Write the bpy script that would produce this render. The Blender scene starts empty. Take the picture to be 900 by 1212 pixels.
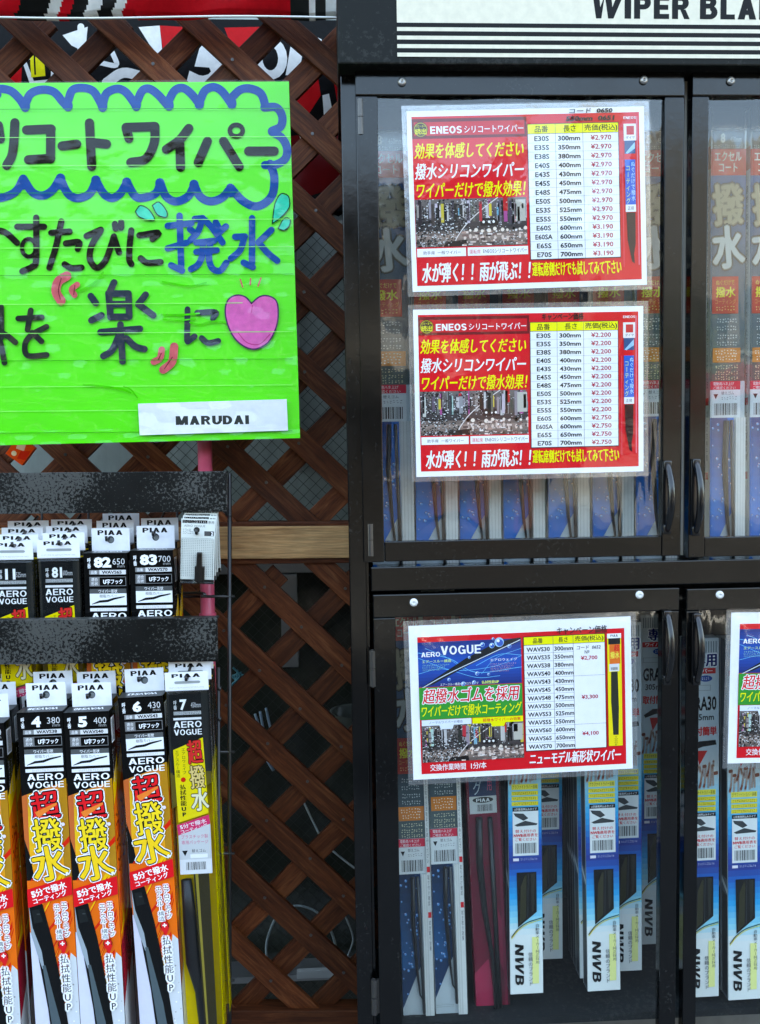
import bpy, bmesh, math, random
from mathutils import Vector, Matrix, Euler
R = math.radians
random.seed(7)
scene = bpy.context.scene
C = scene.collection

# ------------------------------------------------------------------ camera
FPX, W0, H0 = 1000.0, 900.0, 1212.0
CAM = Vector((0.0, -1.07, 1.30))
_x = Vector((22130, -420, 1000)).normalized()          # world X seen in camera space (right, down, forward)
_d = Vector((230, 14500, 1000)).normalized()           # world down
_d = (_d - _x * _d.dot(_x)).normalized()
_y = _x.cross(_d)                                      # world +Y (away from the camera)
if _y.z < 0: _y = -_y
def cam2world(v): return Vector((v.dot(_x), v.dot(_y), -v.dot(_d)))
cx, cd, cf = cam2world(Vector((1, 0, 0))), cam2world(Vector((0, 1, 0))), cam2world(Vector((0, 0, 1)))
camd = bpy.data.cameras.new('camera')
camo = bpy.data.objects.new('camera', camd); C.objects.link(camo)
m = Matrix.Identity(4)
for i in range(3):
    m[i][0] = cx[i]; m[i][1] = -cd[i]; m[i][2] = -cf[i]; m[i][3] = CAM[i]
camo.matrix_world = m
camd.sensor_fit = 'VERTICAL'; camd.sensor_height = 36; camd.sensor_width = 36
camd.lens = FPX / H0 * 36
camd.clip_start = 0.01; camd.clip_end = 500
scene.camera = camo
def at(px, py, Y):
    """the point of the vertical plane y=Y that the photograph shows at (px, py)"""
    d = cam2world(Vector((px - W0 / 2, py - H0 / 2, FPX)))
    t = (Y - CAM.y) / d.y
    return CAM + d * t

# ------------------------------------------------------------------ world, sun, exposure
SUN_EL, SUN_ROT = 58, 14
w = bpy.data.worlds.new('World'); scene.world = w; w.use_nodes = True
nt = w.node_tree; bg = nt.nodes['Background']
sky = nt.nodes.new('ShaderNodeTexSky'); sky.sky_type = 'NISHITA'; sky.sun_disc = False
sky.sun_elevation = R(SUN_EL); sky.sun_rotation = R(SUN_ROT); sky.dust_density = 2.2; sky.air_density = 1.0
nt.links.new(sky.outputs[0], bg.inputs[0]); bg.inputs[1].default_value = 0.15
sl = bpy.data.lights.new('sun', 'SUN'); sl.energy = 2.4; sl.angle = R(0.5); sl.color = (1, .95, .88)
so = bpy.data.objects.new('sun', sl); C.objects.link(so)
so.rotation_euler = (-R(90 - SUN_EL), 0, -R(SUN_ROT)); so.location = (0, 6, 9)
vs = scene.view_settings; vs.view_transform = 'Standard'; vs.look = 'None'; vs.gamma = 1; vs.exposure = 3.4
vs.use_white_balance = True; vs.white_balance_temperature = 7900; vs.white_balance_tint = 3
scene.cycles.max_bounces = 10; scene.cycles.transparent_max_bounces = 24; scene.cycles.use_denoising = True
scene.cycles.diffuse_bounces = 4; scene.cycles.glossy_bounces = 4; scene.cycles.caustics_reflective = False

# ------------------------------------------------------------------ colour and materials
def lin(c):
    return tuple(((x / 12.92) if x <= .04045 else ((x + .055) / 1.055) ** 2.4) for x in c)
def rgb(r, g, b):
    """ink colour judged by eye in the photograph, turned back into a surface colour"""
    return lin(tuple(.6 * t + .4 * t * t * (3 - 2 * t) for t in (r / 255, g / 255, b / 255)))
def mat(name, base=(.5, .5, .5), rough=.5, metal=0, ior=1.5, coat=0):
    m = bpy.data.materials.new(name); m.use_nodes = True
    p = m.node_tree.nodes['Principled BSDF']
    p.inputs['Base Color'].default_value = (*base, 1); p.inputs['Roughness'].default_value = rough
    p.inputs['Metallic'].default_value = metal; p.inputs['IOR'].default_value = ior
    p.inputs['Coat Weight'].default_value = coat; p.inputs['Coat Roughness'].default_value = .08
    return m, m.node_tree, p
def coord(nt, scale=(1, 1, 1), space='Object'):
    tc = nt.nodes.new('ShaderNodeTexCoord'); mp = nt.nodes.new('ShaderNodeMapping')
    mp.inputs['Scale'].default_value = scale
    nt.links.new(tc.outputs[space], mp.inputs[0]); return mp.outputs[0]
def noise(nt, vec, scale, detail=4, rough=.6, dist=0):
    n = nt.nodes.new('ShaderNodeTexNoise'); n.inputs['Scale'].default_value = scale
    n.inputs['Detail'].default_value = detail; n.inputs['Roughness'].default_value = rough
    n.inputs['Distortion'].default_value = dist
    nt.links.new(vec, n.inputs['Vector']); return n.outputs['Fac']
def ramp(nt, fac, stops):
    r = nt.nodes.new('ShaderNodeValToRGB'); cr = r.color_ramp
    while len(cr.elements) < len(stops): cr.elements.new(.5)
    for e, (pos, col) in zip(cr.elements, stops):
        e.position = pos; e.color = (*col, 1) if len(col) == 3 else col
    nt.links.new(fac, r.inputs[0]); return r.outputs[0]
def bump(nt, h, p, strength=.3, dist=.002):
    b = nt.nodes.new('ShaderNodeBump'); b.inputs['Strength'].default_value = strength
    b.inputs['Distance'].default_value = dist
    nt.links.new(h, b.inputs['Height']); nt.links.new(b.outputs[0], p.inputs['Normal']); return b
def mix(nt, fac, a, b):
    n = nt.nodes.new('ShaderNodeMix'); n.data_type = 'RGBA'
    if isinstance(fac, (int, float)): n.inputs[0].default_value = fac
    else: nt.links.new(fac, n.inputs[0])
    for v, s in ((a, 6), (b, 7)):
        if isinstance(v, tuple): n.inputs[s].default_value = (*v, 1)
        else: nt.links.new(v, n.inputs[s])
    return n.outputs[2]
g1 = lambda v: (v, v, v)

def print_mat(name, rough, coat=0, wear=.05, bmp=0.0, spec=.14):
    m, nt, p = mat(name, rough=rough, coat=coat)
    a = nt.nodes.new('ShaderNodeVertexColor'); a.layer_name = 'ink'
    v = coord(nt, (1, 1, 1)); n = noise(nt, v, 90, 5)
    f = ramp(nt, n, [(.35, g1(1 - wear * 2)), (.65, g1(1))])
    mm = nt.nodes.new('ShaderNodeMix'); mm.data_type = 'RGBA'; mm.blend_type = 'MULTIPLY'; mm.inputs[0].default_value = 1
    nt.links.new(a.outputs[0], mm.inputs[6]); nt.links.new(f, mm.inputs[7])
    nt.links.new(mm.outputs[2], p.inputs['Base Color'])
    p.inputs['Specular IOR Level'].default_value = spec
    if bmp: bump(nt, noise(nt, v, 35, 3), p, bmp, .002)
    return m
M = {}
M['print'] = print_mat('printed_card', .32, 0, .03)
M['print_gloss'] = print_mat('printed_gloss', .14, 0, .02, .25, .3)
M['print_paper'] = print_mat('printed_paper', .55, 0, .02)
M['marker'] = print_mat('marker_ink', .4, 0, .1, 0, .05)

def painted(name, base, flecks, lo=.2, hi=.45, ior=1.5, fl_scale=160, thr=.68, streak=True, bigw=.45):
    m, nt, p = mat(name, base, .3, 0, ior)
    v = coord(nt, space='Object'); n = noise(nt, v, 9, 6, .65)
    col = mix(nt, ramp(nt, n, [(.35, g1(0)), (.75, g1(1))]), base, tuple(b * 1.7 + .0008 for b in base))
    a = noise(nt, v, fl_scale, 3, .7); big = noise(nt, v, 7, 2, .5)
    mu = nt.nodes.new('ShaderNodeMath'); mu.operation = 'MULTIPLY_ADD'; mu.inputs[1].default_value = bigw
    nt.links.new(big, mu.inputs[0]); nt.links.new(a, mu.inputs[2])
    fl = ramp(nt, mu.outputs[0], [(thr + .1, g1(0)), (thr + .2, g1(1))])
    fl2 = nt.nodes.new('ShaderNodeMath'); fl2.operation = 'MULTIPLY'; fl2.inputs[1].default_value = flecks
    nt.links.new(fl, fl2.inputs[0])
    col = mix(nt, fl2.outputs[0], col, rgb(150, 150, 145))
    if streak:
        wv = coord(nt, (60, 60, 2.2)); ws = noise(nt, wv, 3, 4, .7)
        fs = nt.nodes.new('ShaderNodeMath'); fs.operation = 'MULTIPLY'; fs.inputs[1].default_value = .035
        nt.links.new(ramp(nt, ws, [(.6, g1(0)), (.78, g1(1))]), fs.inputs[0])
        col = mix(nt, fs.outputs[0], col, rgb(95, 92, 86))
    nt.links.new(col, p.inputs['Base Color'])
    nt.links.new(ramp(nt, n, [(.3, g1(lo)), (.7, g1(hi))]), p.inputs['Roughness'])
    bump(nt, noise(nt, v, 55, 5), p, .12, .001)
    return m
M['frame'] = painted('black_painted_steel', (.0014, .0015, .0016), .05, .09, .20, 1.45, 260, .74)
M['header'] = painted('black_header_paint', (.005, .006, .005), .05, .35, .55, 1.25, streak=False)
M['rail'] = painted('scuffed_black_steel', (.003, .0033, .003), .20, .3, .5, 1.3, 280, .882, False, .9)
M['dark'] = mat('dark_interior', (.018, .022, .022), .5)[0]
M['inside'] = painted('dark_cabinet_lining', (.008, .010, .011), .05, .5, .7, 1.25, streak=False)
M['wire'] = mat('black_wire', (.012, .012, .012), .4)[0]
M['hinge'] = mat('dark_steel', (.10, .095, .09), .35, .8)[0]
M['steel'] = mat('dull_steel', (.42, .41, .39), .38, .9)[0]
M['white_cap'] = mat('white_cap', (.7, .7, .68), .3)[0]
M['plastic'] = mat('black_plastic', (.004, .004, .0045), .22, 0, 1.55)[0]
M['rubber'] = mat('wiper_rubber', (.006, .007, .008), .38)[0]
M['rubber_grey'] = mat('wiper_arm_grey', (.035, .038, .04), .35)[0]

def wood(name, c1, c2, c3, rough=.55, seed=0):
    m, nt, p = mat(name, rough=rough)
    oi = nt.nodes.new('ShaderNodeObjectInfo')
    tc = nt.nodes.new('ShaderNodeTexCoord'); ad = nt.nodes.new('ShaderNodeVectorMath'); ad.operation = 'ADD'
    cb = nt.nodes.new('ShaderNodeCombineXYZ'); mu = nt.nodes.new('ShaderNodeMath'); mu.operation = 'MULTIPLY'; mu.inputs[1].default_value = 13
    nt.links.new(oi.outputs['Random'], mu.inputs[0])
    for i in range(3): nt.links.new(mu.outputs[0], cb.inputs[i])
    nt.links.new(tc.outputs['Object'], ad.inputs[0]); nt.links.new(cb.outputs[0], ad.inputs[1])
    mp = nt.nodes.new('ShaderNodeMapping'); mp.inputs['Scale'].default_value = (2.2, 22, 22)
    nt.links.new(ad.outputs[0], mp.inputs[0])
    n = noise(nt, mp.outputs[0], 4.5, 8, .7, 1.2)
    mp2 = nt.nodes.new('ShaderNodeMapping'); mp2.inputs['Scale'].default_value = (7, 150, 150)
    nt.links.new(ad.outputs[0], mp2.inputs[0]); n2 = noise(nt, mp2.outputs[0], 2.2, 4, .7)
    big = noise(nt, ad.outputs[0], 7, 3)
    col = ramp(nt, n, [(.25, c1), (.5, c2), (.78, c3)])
    dk = ramp(nt, n2, [(.35, g1(.45)), (.6, g1(1))])
    mm = nt.nodes.new('ShaderNodeMix'); mm.data_type = 'RGBA'; mm.blend_type = 'MULTIPLY'; mm.inputs[0].default_value = .8
    nt.links.new(col, mm.inputs[6]); nt.links.new(dk, mm.inputs[7])
    m3 = nt.nodes.new('ShaderNodeMix'); m3.data_type = 'RGBA'; m3.blend_type = 'MULTIPLY'; m3.inputs[0].default_value = .6
    nt.links.new(mm.outputs[2], m3.inputs[6]); nt.links.new(ramp(nt, big, [(.3, g1(.5)), (.65, g1(1.15))]), m3.inputs[7])
    hv = nt.nodes.new('ShaderNodeMath'); hv.operation = 'MULTIPLY_ADD'; hv.inputs[1].default_value = .7; hv.inputs[2].default_value = .65
    nt.links.new(oi.outputs['Random'], hv.inputs[0])
    hs = nt.nodes.new('ShaderNodeHueSaturation'); nt.links.new(hv.outputs[0], hs.inputs['Value']); nt.links.new(m3.outputs[2], hs.inputs['Color'])
    nt.links.new(hs.outputs[0], p.inputs['Base Color'])
    bump(nt, n2, p, .5, .0012); p.inputs['Specular IOR Level'].default_value = .22
    return m
M['wood'] = wood('stained_brown_wood', (.038, .008, .0025), (.14, .036, .010), (.30, .105, .038))
M['batten'] = wood('pale_weathered_wood', (.46, .22, .08), (.68, .38, .16), (.76, .48, .22))

def clear(name, f0=.06, rough=.04, haze=.0, tint=(1, 1, 1), bstr=.2, bscale=(1, 1, 1), bn=6, bdist=.004, gain=1.0):
    m = bpy.data.materials.new(name); m.use_nodes = True; nt = m.node_tree
    nt.nodes.remove(nt.nodes['Principled BSDF']); out = nt.nodes['Material Output']
    tr = nt.nodes.new('ShaderNodeBsdfTransparent'); tr.inputs[0].default_value = (*tint, 1)
    gl = nt.nodes.new('ShaderNodeBsdfGlossy'); gl.inputs['Roughness'].default_value = rough
    v = coord(nt, bscale); n = noise(nt, v, bn, 4, .55)
    b = nt.nodes.new('ShaderNodeBump'); b.inputs['Strength'].default_value = bstr; b.inputs['Distance'].default_value = bdist
    nt.links.new(n, b.inputs['Height']); nt.links.new(b.outputs[0], gl.inputs['Normal'])
    fr = nt.nodes.new('ShaderNodeLayerWeight'); fr.inputs[0].default_value = .5
    # Schlick: f0 + (1-f0)*facing^5
    pw = nt.nodes.new('ShaderNodeMath'); pw.operation = 'POWER'; pw.inputs[1].default_value = 4
    nt.links.new(fr.outputs['Facing'], pw.inputs[0])
    ma = nt.nodes.new('ShaderNodeMath'); ma.operation = 'MULTIPLY_ADD'; ma.inputs[1].default_value = 1 - f0; ma.inputs[2].default_value = f0
    nt.links.new(pw.outputs[0], ma.inputs[0])
    ms = nt.nodes.new('ShaderNodeMixShader'); nt.links.new(ma.outputs[0], ms.inputs[0])
    base = tr
    if haze:
        df = nt.nodes.new('ShaderNodeBsdfDiffuse'); df.inputs[0].default_value = (.7, .72, .72, 1)
        mh = nt.nodes.new('ShaderNodeMixShader')
        hn = nt.nodes.new('ShaderNodeMath'); hn.operation = 'MULTIPLY'; hn.inputs[1].default_value = haze * 2
        nt.links.new(noise(nt, coord(nt, (14, 14, 3)), 5, 6, .7), hn.inputs[0]); nt.links.new(hn.outputs[0], mh.inputs[0])
        nt.links.new(tr.outputs[0], mh.inputs[1]); nt.links.new(df.outputs[0], mh.inputs[2]); base = mh
    nt.links.new(base.outputs[0], ms.inputs[1]); nt.links.new(gl.outputs[0], ms.inputs[2])
    nt.links.new(ms.outputs[0], out.inputs[0])
    return m
M['pane'] = clear('door_pane', .075, .015, .0, (.93, .96, .96), .16, (9, 1, 1.6), 1.6, .006)
M['pane_low'] = clear('door_pane_low', .055, .03, .0, (.9, .94, .93), .3, (9, 1, 1.6), 1.6, .006)
M['film'] = clear('laminate_film', .06, .05, .0, (1, 1, 1), .30, (1, 1, 1), 14, .003)
M['film_edge'] = clear('laminate_margin', .10, .12, .08, (1, 1, 1), .5, (1, 1, 1), 40, .002)
M['shell'] = clear('clear_plastic_shell', .03, .07, .0, (.95, .96, .96), .8, (3, 3, .6), 16, .003)
M['tape'] = clear('packing_tape', .03, .09, .0, (1, 1, 1), .6, (1, 1, 1.3), 7, .006)

# ------------------------------------------------------------------ object helpers
def link(o, parent=None):
    C.objects.link(o)
    if parent is not None: o.parent = parent
    return o
def tag(o, label=None, cat=None, group=None, kind=None):
    if label: o['label'] = label
    if cat: o['category'] = cat
    if group: o['group'] = group
    if kind: o['kind'] = kind
    return o
def empty(name, loc=(0, 0, 0), rot=(0, 0, 0)):
    o = bpy.data.objects.new(name, None); o.empty_display_size = .02
    o.location = loc; o.rotation_euler = rot; return link(o)
def obj(name, bm, material, parent=None, loc=(0, 0, 0), rot=(0, 0, 0), smooth=False):
    me = bpy.data.meshes.new(name); bm.to_mesh(me); bm.free()
    for mm in (material if isinstance(material, (list, tuple)) else [material]): me.materials.append(mm)
    if smooth:
        for p in me.polygons: p.use_smooth = True
    o = bpy.data.objects.new(name, me); o.location = loc; o.rotation_euler = rot
    return link(o, parent)
def bx(bm, x0, x1, y0, y1, z0, z1, bevel=0):
    v = [bm.verts.new((x, y, z)) for z in (z0, z1) for y in (y0, y1) for x in (x0, x1)]
    f = [bm.faces.new([v[i] for i in q]) for q in ((0, 1, 3, 2), (4, 6, 7, 5), (0, 4, 5, 1), (2, 3, 7, 6), (0, 2, 6, 4), (1, 5, 7, 3))]
    bmesh.ops.recalc_face_normals(bm, faces=f)
    if bevel:
        e = list({e for q in f for e in q.edges})
        bmesh.ops.bevel(bm, geom=e, offset=bevel, segments=2, affect='EDGES', profile=.6)
def box(name, x0, x1, y0, y1, z0, z1, material, parent=None, bevel=.001, loc=(0, 0, 0), rot=(0, 0, 0)):
    bm = bmesh.new(); bx(bm, x0, x1, y0, y1, z0, z1, bevel); return obj(name, bm, material, parent, loc, rot)
def tube(bm, pts, r, n=8, flat=1.0, caps=True):
    pts = [Vector(p) for p in pts]; rings = []; up = None
    for i, p in enumerate(pts):
        t = (pts[min(i + 1, len(pts) - 1)] - pts[max(i - 1, 0)]).normalized()
        if up is None:
            up = Vector((0, 0, 1)) if abs(t.z) < .9 else Vector((1, 0, 0))
        a = (up - t * up.dot(t)).normalized(); up = a; b = t.cross(a)
        rr = r[i] if isinstance(r, (list, tuple)) else r
        rings.append([bm.verts.new(p + a * math.cos(2 * math.pi * k / n) * rr * flat + b * math.sin(2 * math.pi * k / n) * rr) for k in range(n)])
    for A, B in zip(rings, rings[1:]):
        for k in range(n): bm.faces.new((A[k], A[(k + 1) % n], B[(k + 1) % n], B[k]))
    if caps:
        bm.faces.new(list(reversed(rings[0]))); bm.faces.new(rings[-1])
def tubeobj(name, pts, r, material, parent=None, n=8, flat=1.0):
    bm = bmesh.new(); tube(bm, pts, r, n, flat); return obj(name, bm, material, parent, smooth=True)
def copy_tree(o, parent=None):
    c = o.copy(); C.objects.link(c)
    if parent is not None: c.parent = parent
    for ch in list(o.children): copy_tree(ch, c)
    return c
def smooth_path(pts, n=6):
    if len(pts) < 3: return [Vector(p) for p in pts]
    P = [Vector(p) for p in pts]; P = [P[0] * 2 - P[1]] + P + [P[-1] * 2 - P[-2]]; out = []
    for i in range(1, len(P) - 2):
        for k in range(n):
            t = k / n; a, b, c, d = P[i - 1], P[i], P[i + 1], P[i + 2]
            out.append(.5 * ((2 * b) + (-a + c) * t + (2 * a - 5 * b + 4 * c - d) * t * t + (-a + 3 * b - 3 * c + d) * t ** 3))
    out.append(P[-2]); return out

# ------------------------------------------------------------------ lettering: glyph outlines as flat polygons
_g = {}
def _fm(body, off):
    c = bpy.data.curves.new('glyph', 'FONT'); c.body = body; c.resolution_u = 2; c.offset = off
    o = bpy.data.objects.new('glyph', c); me = o.to_mesh()
    vs_ = [(v.co.x, v.co.y) for v in me.vertices]; fs = [tuple(p.vertices) for p in me.polygons]
    o.to_mesh_clear(); bpy.data.objects.remove(o); bpy.data.curves.remove(c)
    return vs_, fs
_bar = max(x for x, y in _fm('|', 0)[0])
def glyph(ch, bold=0):
    if ord(ch) > 0x2e80: bold = 0            # dense characters are thickened by doubled passes instead
    k = (ch, bold)
    if k not in _g:
        if ch in ' 　': _g[k] = ([], [], .3 if ch == ' ' else .6)
        else:
            v, f = _fm(ch, bold)
            _g[k] = (v, f, max(x for x, y in _fm(ch + '|', 0)[0]) - _bar)
    return _g[k]
def block_letter(ch, t=.2, wide=1.0):
    """heavy upright capitals built from bars and bowls; height 1"""
    P = []
    def q(*p): P.append([(x, y, .22 * (len(P) % 4)) for x, y in p])
    def rc(x0, y0, x1, y1): q((x0, y0), (x1, y0), (x1, y1), (x0, y1))
    def arc(cx_, cy_, rx, ry, a0, a1, n=10):
        for k in range(n):
            u, v = R(a0 + (a1 - a0) * k / n), R(a0 + (a1 - a0) * (k + 1) / n)
            q((cx_ + rx * math.cos(u), cy_ + ry * math.sin(u)), (cx_ + rx * math.cos(v), cy_ + ry * math.sin(v)), (cx_ + (rx - t) * math.cos(v), cy_ + (ry - t * .85) * math.sin(v)), (cx_ + (rx - t) * math.cos(u), cy_ + (ry - t * .85) * math.sin(u)))
    h = t * .85; w_ = .7
    if ch == 'I': rc(0, 0, t * 1.08, 1); w_ = t * 1.08
    elif ch == 'L': rc(0, 0, t, 1); rc(t, 0, .6, h); w_ = .6
    elif ch == 'E': rc(0, 0, t, 1); rc(t, 0, .64, h); rc(t, .5 - h / 2, .6, .5 + h / 2); rc(t, 1 - h, .64, 1); w_ = .64
    elif ch in 'PR':
        rc(0, 0, t, 1); rc(t, 1 - h, .4, 1); rc(t, .40, .4, .40 + h); arc(.4, .70, .30, .30, -90, 90)
        if ch == 'R': q((.34, .41), (.56, .41), (.74, 0), (.51, 0)); w_ = .74
    elif ch == 'B': rc(0, 0, t, 1); rc(t, 1 - h, .4, 1); rc(t, .46, .42, .46 + h); rc(t, 0, .42, h); arc(.4, .74, .28, .26, -90, 90); arc(.42, .30, .31, .30, -90, 90); w_ = .73
    elif ch == 'D': rc(0, 0, t, 1); rc(t, 1 - h, .32, 1); rc(t, 0, .32, h); arc(.32, .5, .42, .5, -90, 90, 14); w_ = .74
    elif ch == 'A': q((0, 0), (t * 1.12, 0), (.50, 1), (.27, 1)); q((.77, 0), (.77 - t * 1.12, 0), (.30, .92), (.50, 1)); rc(.2, .2, .58, .2 + h * .95); w_ = .77
    elif ch == 'V': q((.28, 0), (.50, 0), (t * 1.12, 1), (0, 1)); q((.28, 0), (.50, 0), (.77, 1), (.77 - t * 1.12, 1)); w_ = .77
    elif ch == 'W':
        for x in (0, .5): q((x + .14, 0), (x + .36, 0), (x + t * 1.05, 1), (x, 1)); q((x + .14, 0), (x + .36, 0), (x + .5 + t * 1.05 * (x > 0), 1), (x + .5 - t * (x == 0) * .0, 1))
        w_ = 1.2
    elif ch == 'N': rc(0, 0, t, 1); rc(.54, 0, .54 + t, 1); q((0, 1), (t * 1.15, 1), (.54 + t, 0), (.54 - t * .15, 0)); w_ = .54 + t
    elif ch == 'M': rc(0, 0, t, 1); rc(.68, 0, .68 + t, 1); q((0, 1), (t * 1.2, 1), (.44 + t * .5, 0), (.44 - t * .5, 0)); q((.68 + t, 1), (.68 - t * .2, 1), (.44 - t * .5, 0), (.44 + t * .5, 0)); w_ = .68 + t
    elif ch == 'O': arc(.39, .5, .39, .5, 0, 360, 20); w_ = .78
    elif ch == 'U': rc(0, .36, t, 1); rc(.5, .36, .5 + t, 1); arc(.35, .36, .35, .36, 180, 360); w_ = .7
    elif ch == 'G': arc(.39, .5, .39, .5, 40, 335, 18); rc(.42, .36, .78, .36 + h); rc(.78 - t, .05, .78, .38); w_ = .78
    elif ch == 'S': arc(.33, .71, .33, .29, 20, 270, 12); arc(.33, .29, .33, .29, -160, 90, 12); w_ = .66
    V, F = [], []
    for p in P:
        o = len(V); V += p; F.append(tuple(range(o, o + len(p))))
    return V, F, w_
def block_geo(s, skew=0, t=.2, gap=.12):
    V, F, x = [], [], 0
    for ch in s:
        if ch == ' ': x += .35; continue
        v, f, w_ = block_letter(ch, t); o = len(V)
        V += [(x + a + skew * b, b, dz) for a, b, dz in v]; F += [tuple(i + o for i in q) for q in f]; x += w_ + gap
    return V, F
def text_geo(s, bold=0, skew=0, track=0):
    if bold and bold >= .03 and all(q in 'IELPRBDAVWNMOUGS ' for q in s): return block_geo(s, skew, .13 + bold * 1.3)
    V, F, x = [], [], 0
    for ch in s:
        v, f, adv = glyph(ch, bold); o = len(V)
        V += [(x + a + skew * b, b) for a, b in v]; F += [tuple(i + o for i in q) for q in f]; x += adv + track
    return V, F

def homography(src, dst):
    A = []; B = []
    for (x, y), (u, v) in zip(src, dst):
        A.append([x, y, 1, 0, 0, 0, -u * x, -u * y]); B.append(u)
        A.append([0, 0, 0, x, y, 1, -v * x, -v * y]); B.append(v)
    n = 8
    for i in range(n):
        p = max(range(i, n), key=lambda r: abs(A[r][i])); A[i], A[p] = A[p], A[i]; B[i], B[p] = B[p], B[i]
        for r in range(n):
            if r != i:
                k = A[r][i] / A[i][i]
                A[r] = [a - k * b for a, b in zip(A[r], A[i])]; B[r] -= k * B[i]
    return [B[i] / A[i][i] for i in range(n)]

class Canvas:
    """flat print: coloured polygons in thin layers on a sheet w by h metres.
    quad = the four corners of the sheet in the drawing's own units; the sheet lies in local XZ, top-left at the origin."""
    def __init__(s, quad, w, h, eps=.00002):
        eps = min(eps, .00002)
        s.H = homography(quad, [(0, 0), (w, 0), (w, h), (0, h)]); s.w, s.h, s.eps = w, h, eps
        s.V, s.F, s.C, s.k, s.hold, s.cyc = [], [], [], 1, False, None
        s.clipbox = (0, 0, w, h)
    def P(s, x, y):
        H = s.H; d = H[6] * x + H[7] * y + 1
        return ((H[0] * x + H[1] * y + H[2]) / d, (H[3] * x + H[4] * y + H[5]) / d)
    def step(s):
        if not s.hold: s.k += 1
        if s.cyc and s.k >= s.cyc + 16: s.k = s.cyc
    def add(s, uv, faces, col):
        o = len(s.V); d = -s.k * s.eps
        s.V += [(q[0], d - (q[2] * s.eps if len(q) > 2 else 0), -q[1]) for q in uv]
        for f in faces: s.F.append([i + o for i in f]); s.C.append(col)
        s.step()
    def clip(s, p):
        x0, y0, x1, y1 = s.clipbox
        for ax, lim, sg in ((0, x0, 1), (0, x1, -1), (1, y0, 1), (1, y1, -1)):
            q = []
            for i in range(len(p)):
                a, b = p[i - 1], p[i]; ia = (a[ax] - lim) * sg >= -1e-9; ib = (b[ax] - lim) * sg >= -1e-9
                if ia != ib:
                    t = (lim - a[ax]) / (b[ax] - a[ax]); q.append((a[0] + (b[0] - a[0]) * t, a[1] + (b[1] - a[1]) * t))
                if ib: q.append(b)
            p = q
            if len(p) < 3: return []
        return p
    def poly(s, pts, col):
        p = s.clip([s.P(*q) for q in pts])
        if p: s.add(p, [list(range(len(p)))], col)
    def rect(s, x0, y0, x1, y1, col): s.poly([(x0, y0), (x1, y0), (x1, y1), (x0, y1)], col)
    def frame(s, x0, y0, x1, y1, t, col):
        h = s.hold; s.hold = True
        s.rect(x0, y0, x1, y0 + t, col); s.rect(x0, y1 - t, x1, y1, col)
        s.rect(x0, y0 + t, x0 + t, y1 - t, col); s.rect(x1 - t, y0 + t, x1, y1 - t, col)
        s.hold = h; s.step()
    def disc(s, x, y, rx, col, ry=None, n=14):
        ry = ry or rx
        s.poly([(x + rx * math.cos(2 * math.pi * i / n), y + ry * math.sin(2 * math.pi * i / n)) for i in range(n)], col)
    def grad(s, x0, y0, x1, y1, stops, n=20):
        h = s.hold; s.hold = True
        for i in range(n):
            t = (i + .5) / n
            for (a, ca), (b, cb) in zip(stops, stops[1:]):
                if a <= t <= b: k = (t - a) / (b - a); col = tuple(p + (q - p) * k for p, q in zip(ca, cb))
            s.rect(x0, y0 + (y1 - y0) * i / n, x1, y0 + (y1 - y0) * (i + 1) / n, col)
        s.hold = h; s.step()
    def stroke(s, pts, wd, col, n=6, taper=0):
        P = smooth_path([(x, y, 0) for x, y in pts], n); m = len(P); L, Rr = [], []
        for i, p in enumerate(P):
            t = (P[min(i + 1, m - 1)] - P[max(i - 1, 0)]).normalized(); a = Vector((-t.y, t.x, 0)); r = wd / 2 * (1 - taper * i / (m - 1))
            L.append(p + a * r); Rr.append(p - a * r)
        t0 = (P[0] - P[1]).normalized(); t1 = (P[-1] - P[-2]).normalized(); h = s.hold; s.hold = True
        uvL = [s.P(q.x, q.y) for q in L]; uvR = [s.P(q.x, q.y) for q in Rr]
        s.add(uvL + uvR, [[i, i + 1, m + i + 1, m + i] for i in range(m - 1)], col)
        for c, t, r in ((P[0], t0, wd / 2), (P[-1], t1, wd / 2 * (1 - taper))):
            a = Vector((-t.y, t.x, 0)); cap = [c + (a * math.cos(k * math.pi / 6) + t * math.sin(k * math.pi / 6)) * r for k in range(7)]
            s.add([s.P(q.x, q.y) for q in cap], [list(range(7))], col)
        s.hold = h; s.step()
    def loop(s, x, y, rx, ry, wd, col, n=18):
        pts = [(x + rx * math.cos(2 * math.pi * i / n), y + ry * math.sin(2 * math.pi * i / n)) for i in range(n)]
        o = [(x + (rx + wd / 2) * math.cos(2 * math.pi * i / n), y + (ry + wd / 2) * math.sin(2 * math.pi * i / n)) for i in range(n)]
        q = [(x + (rx - wd / 2) * math.cos(2 * math.pi * i / n), y + (ry - wd / 2) * math.sin(2 * math.pi * i / n)) for i in range(n)]
        s.add([s.P(*a) for a in o + q], [[i, (i + 1) % n, n + (i + 1) % n, n + i] for i in range(n)], col)
    def fit(s, txt, x0, y0, x1, y1, col, bold=0, skew=0, track=0, outline=(), rot=0, dy=0):
        V, F = text_geo(txt, bold, skew, track)
        if not V: return
        ax, bx_ = min(v[0] for v in V), max(v[0] for v in V); ay, by = min(v[1] for v in V), max(v[1] for v in V)
        cx_, cy_ = (x0 + x1) / 2, (y0 + y1) / 2; ca, sa = math.cos(R(rot)), math.sin(R(rot))
        def go(ox, oy, c):
            uv = []
            for a, b, *dz in V:
                X = x0 + (a - ax) / (bx_ - ax) * (x1 - x0); Y = y1 - (b - ay) / max(by - ay, 1e-6) * (y1 - y0)
                X, Y = X - cx_, Y - cy_ + dy * (X - cx_)
                uv.append((*s.P(cx_ + X * ca + Y * sa + ox, cy_ - X * sa + Y * ca + oy), *dz))
            s.add(uv, F, c)
        hs = s.hold
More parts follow.
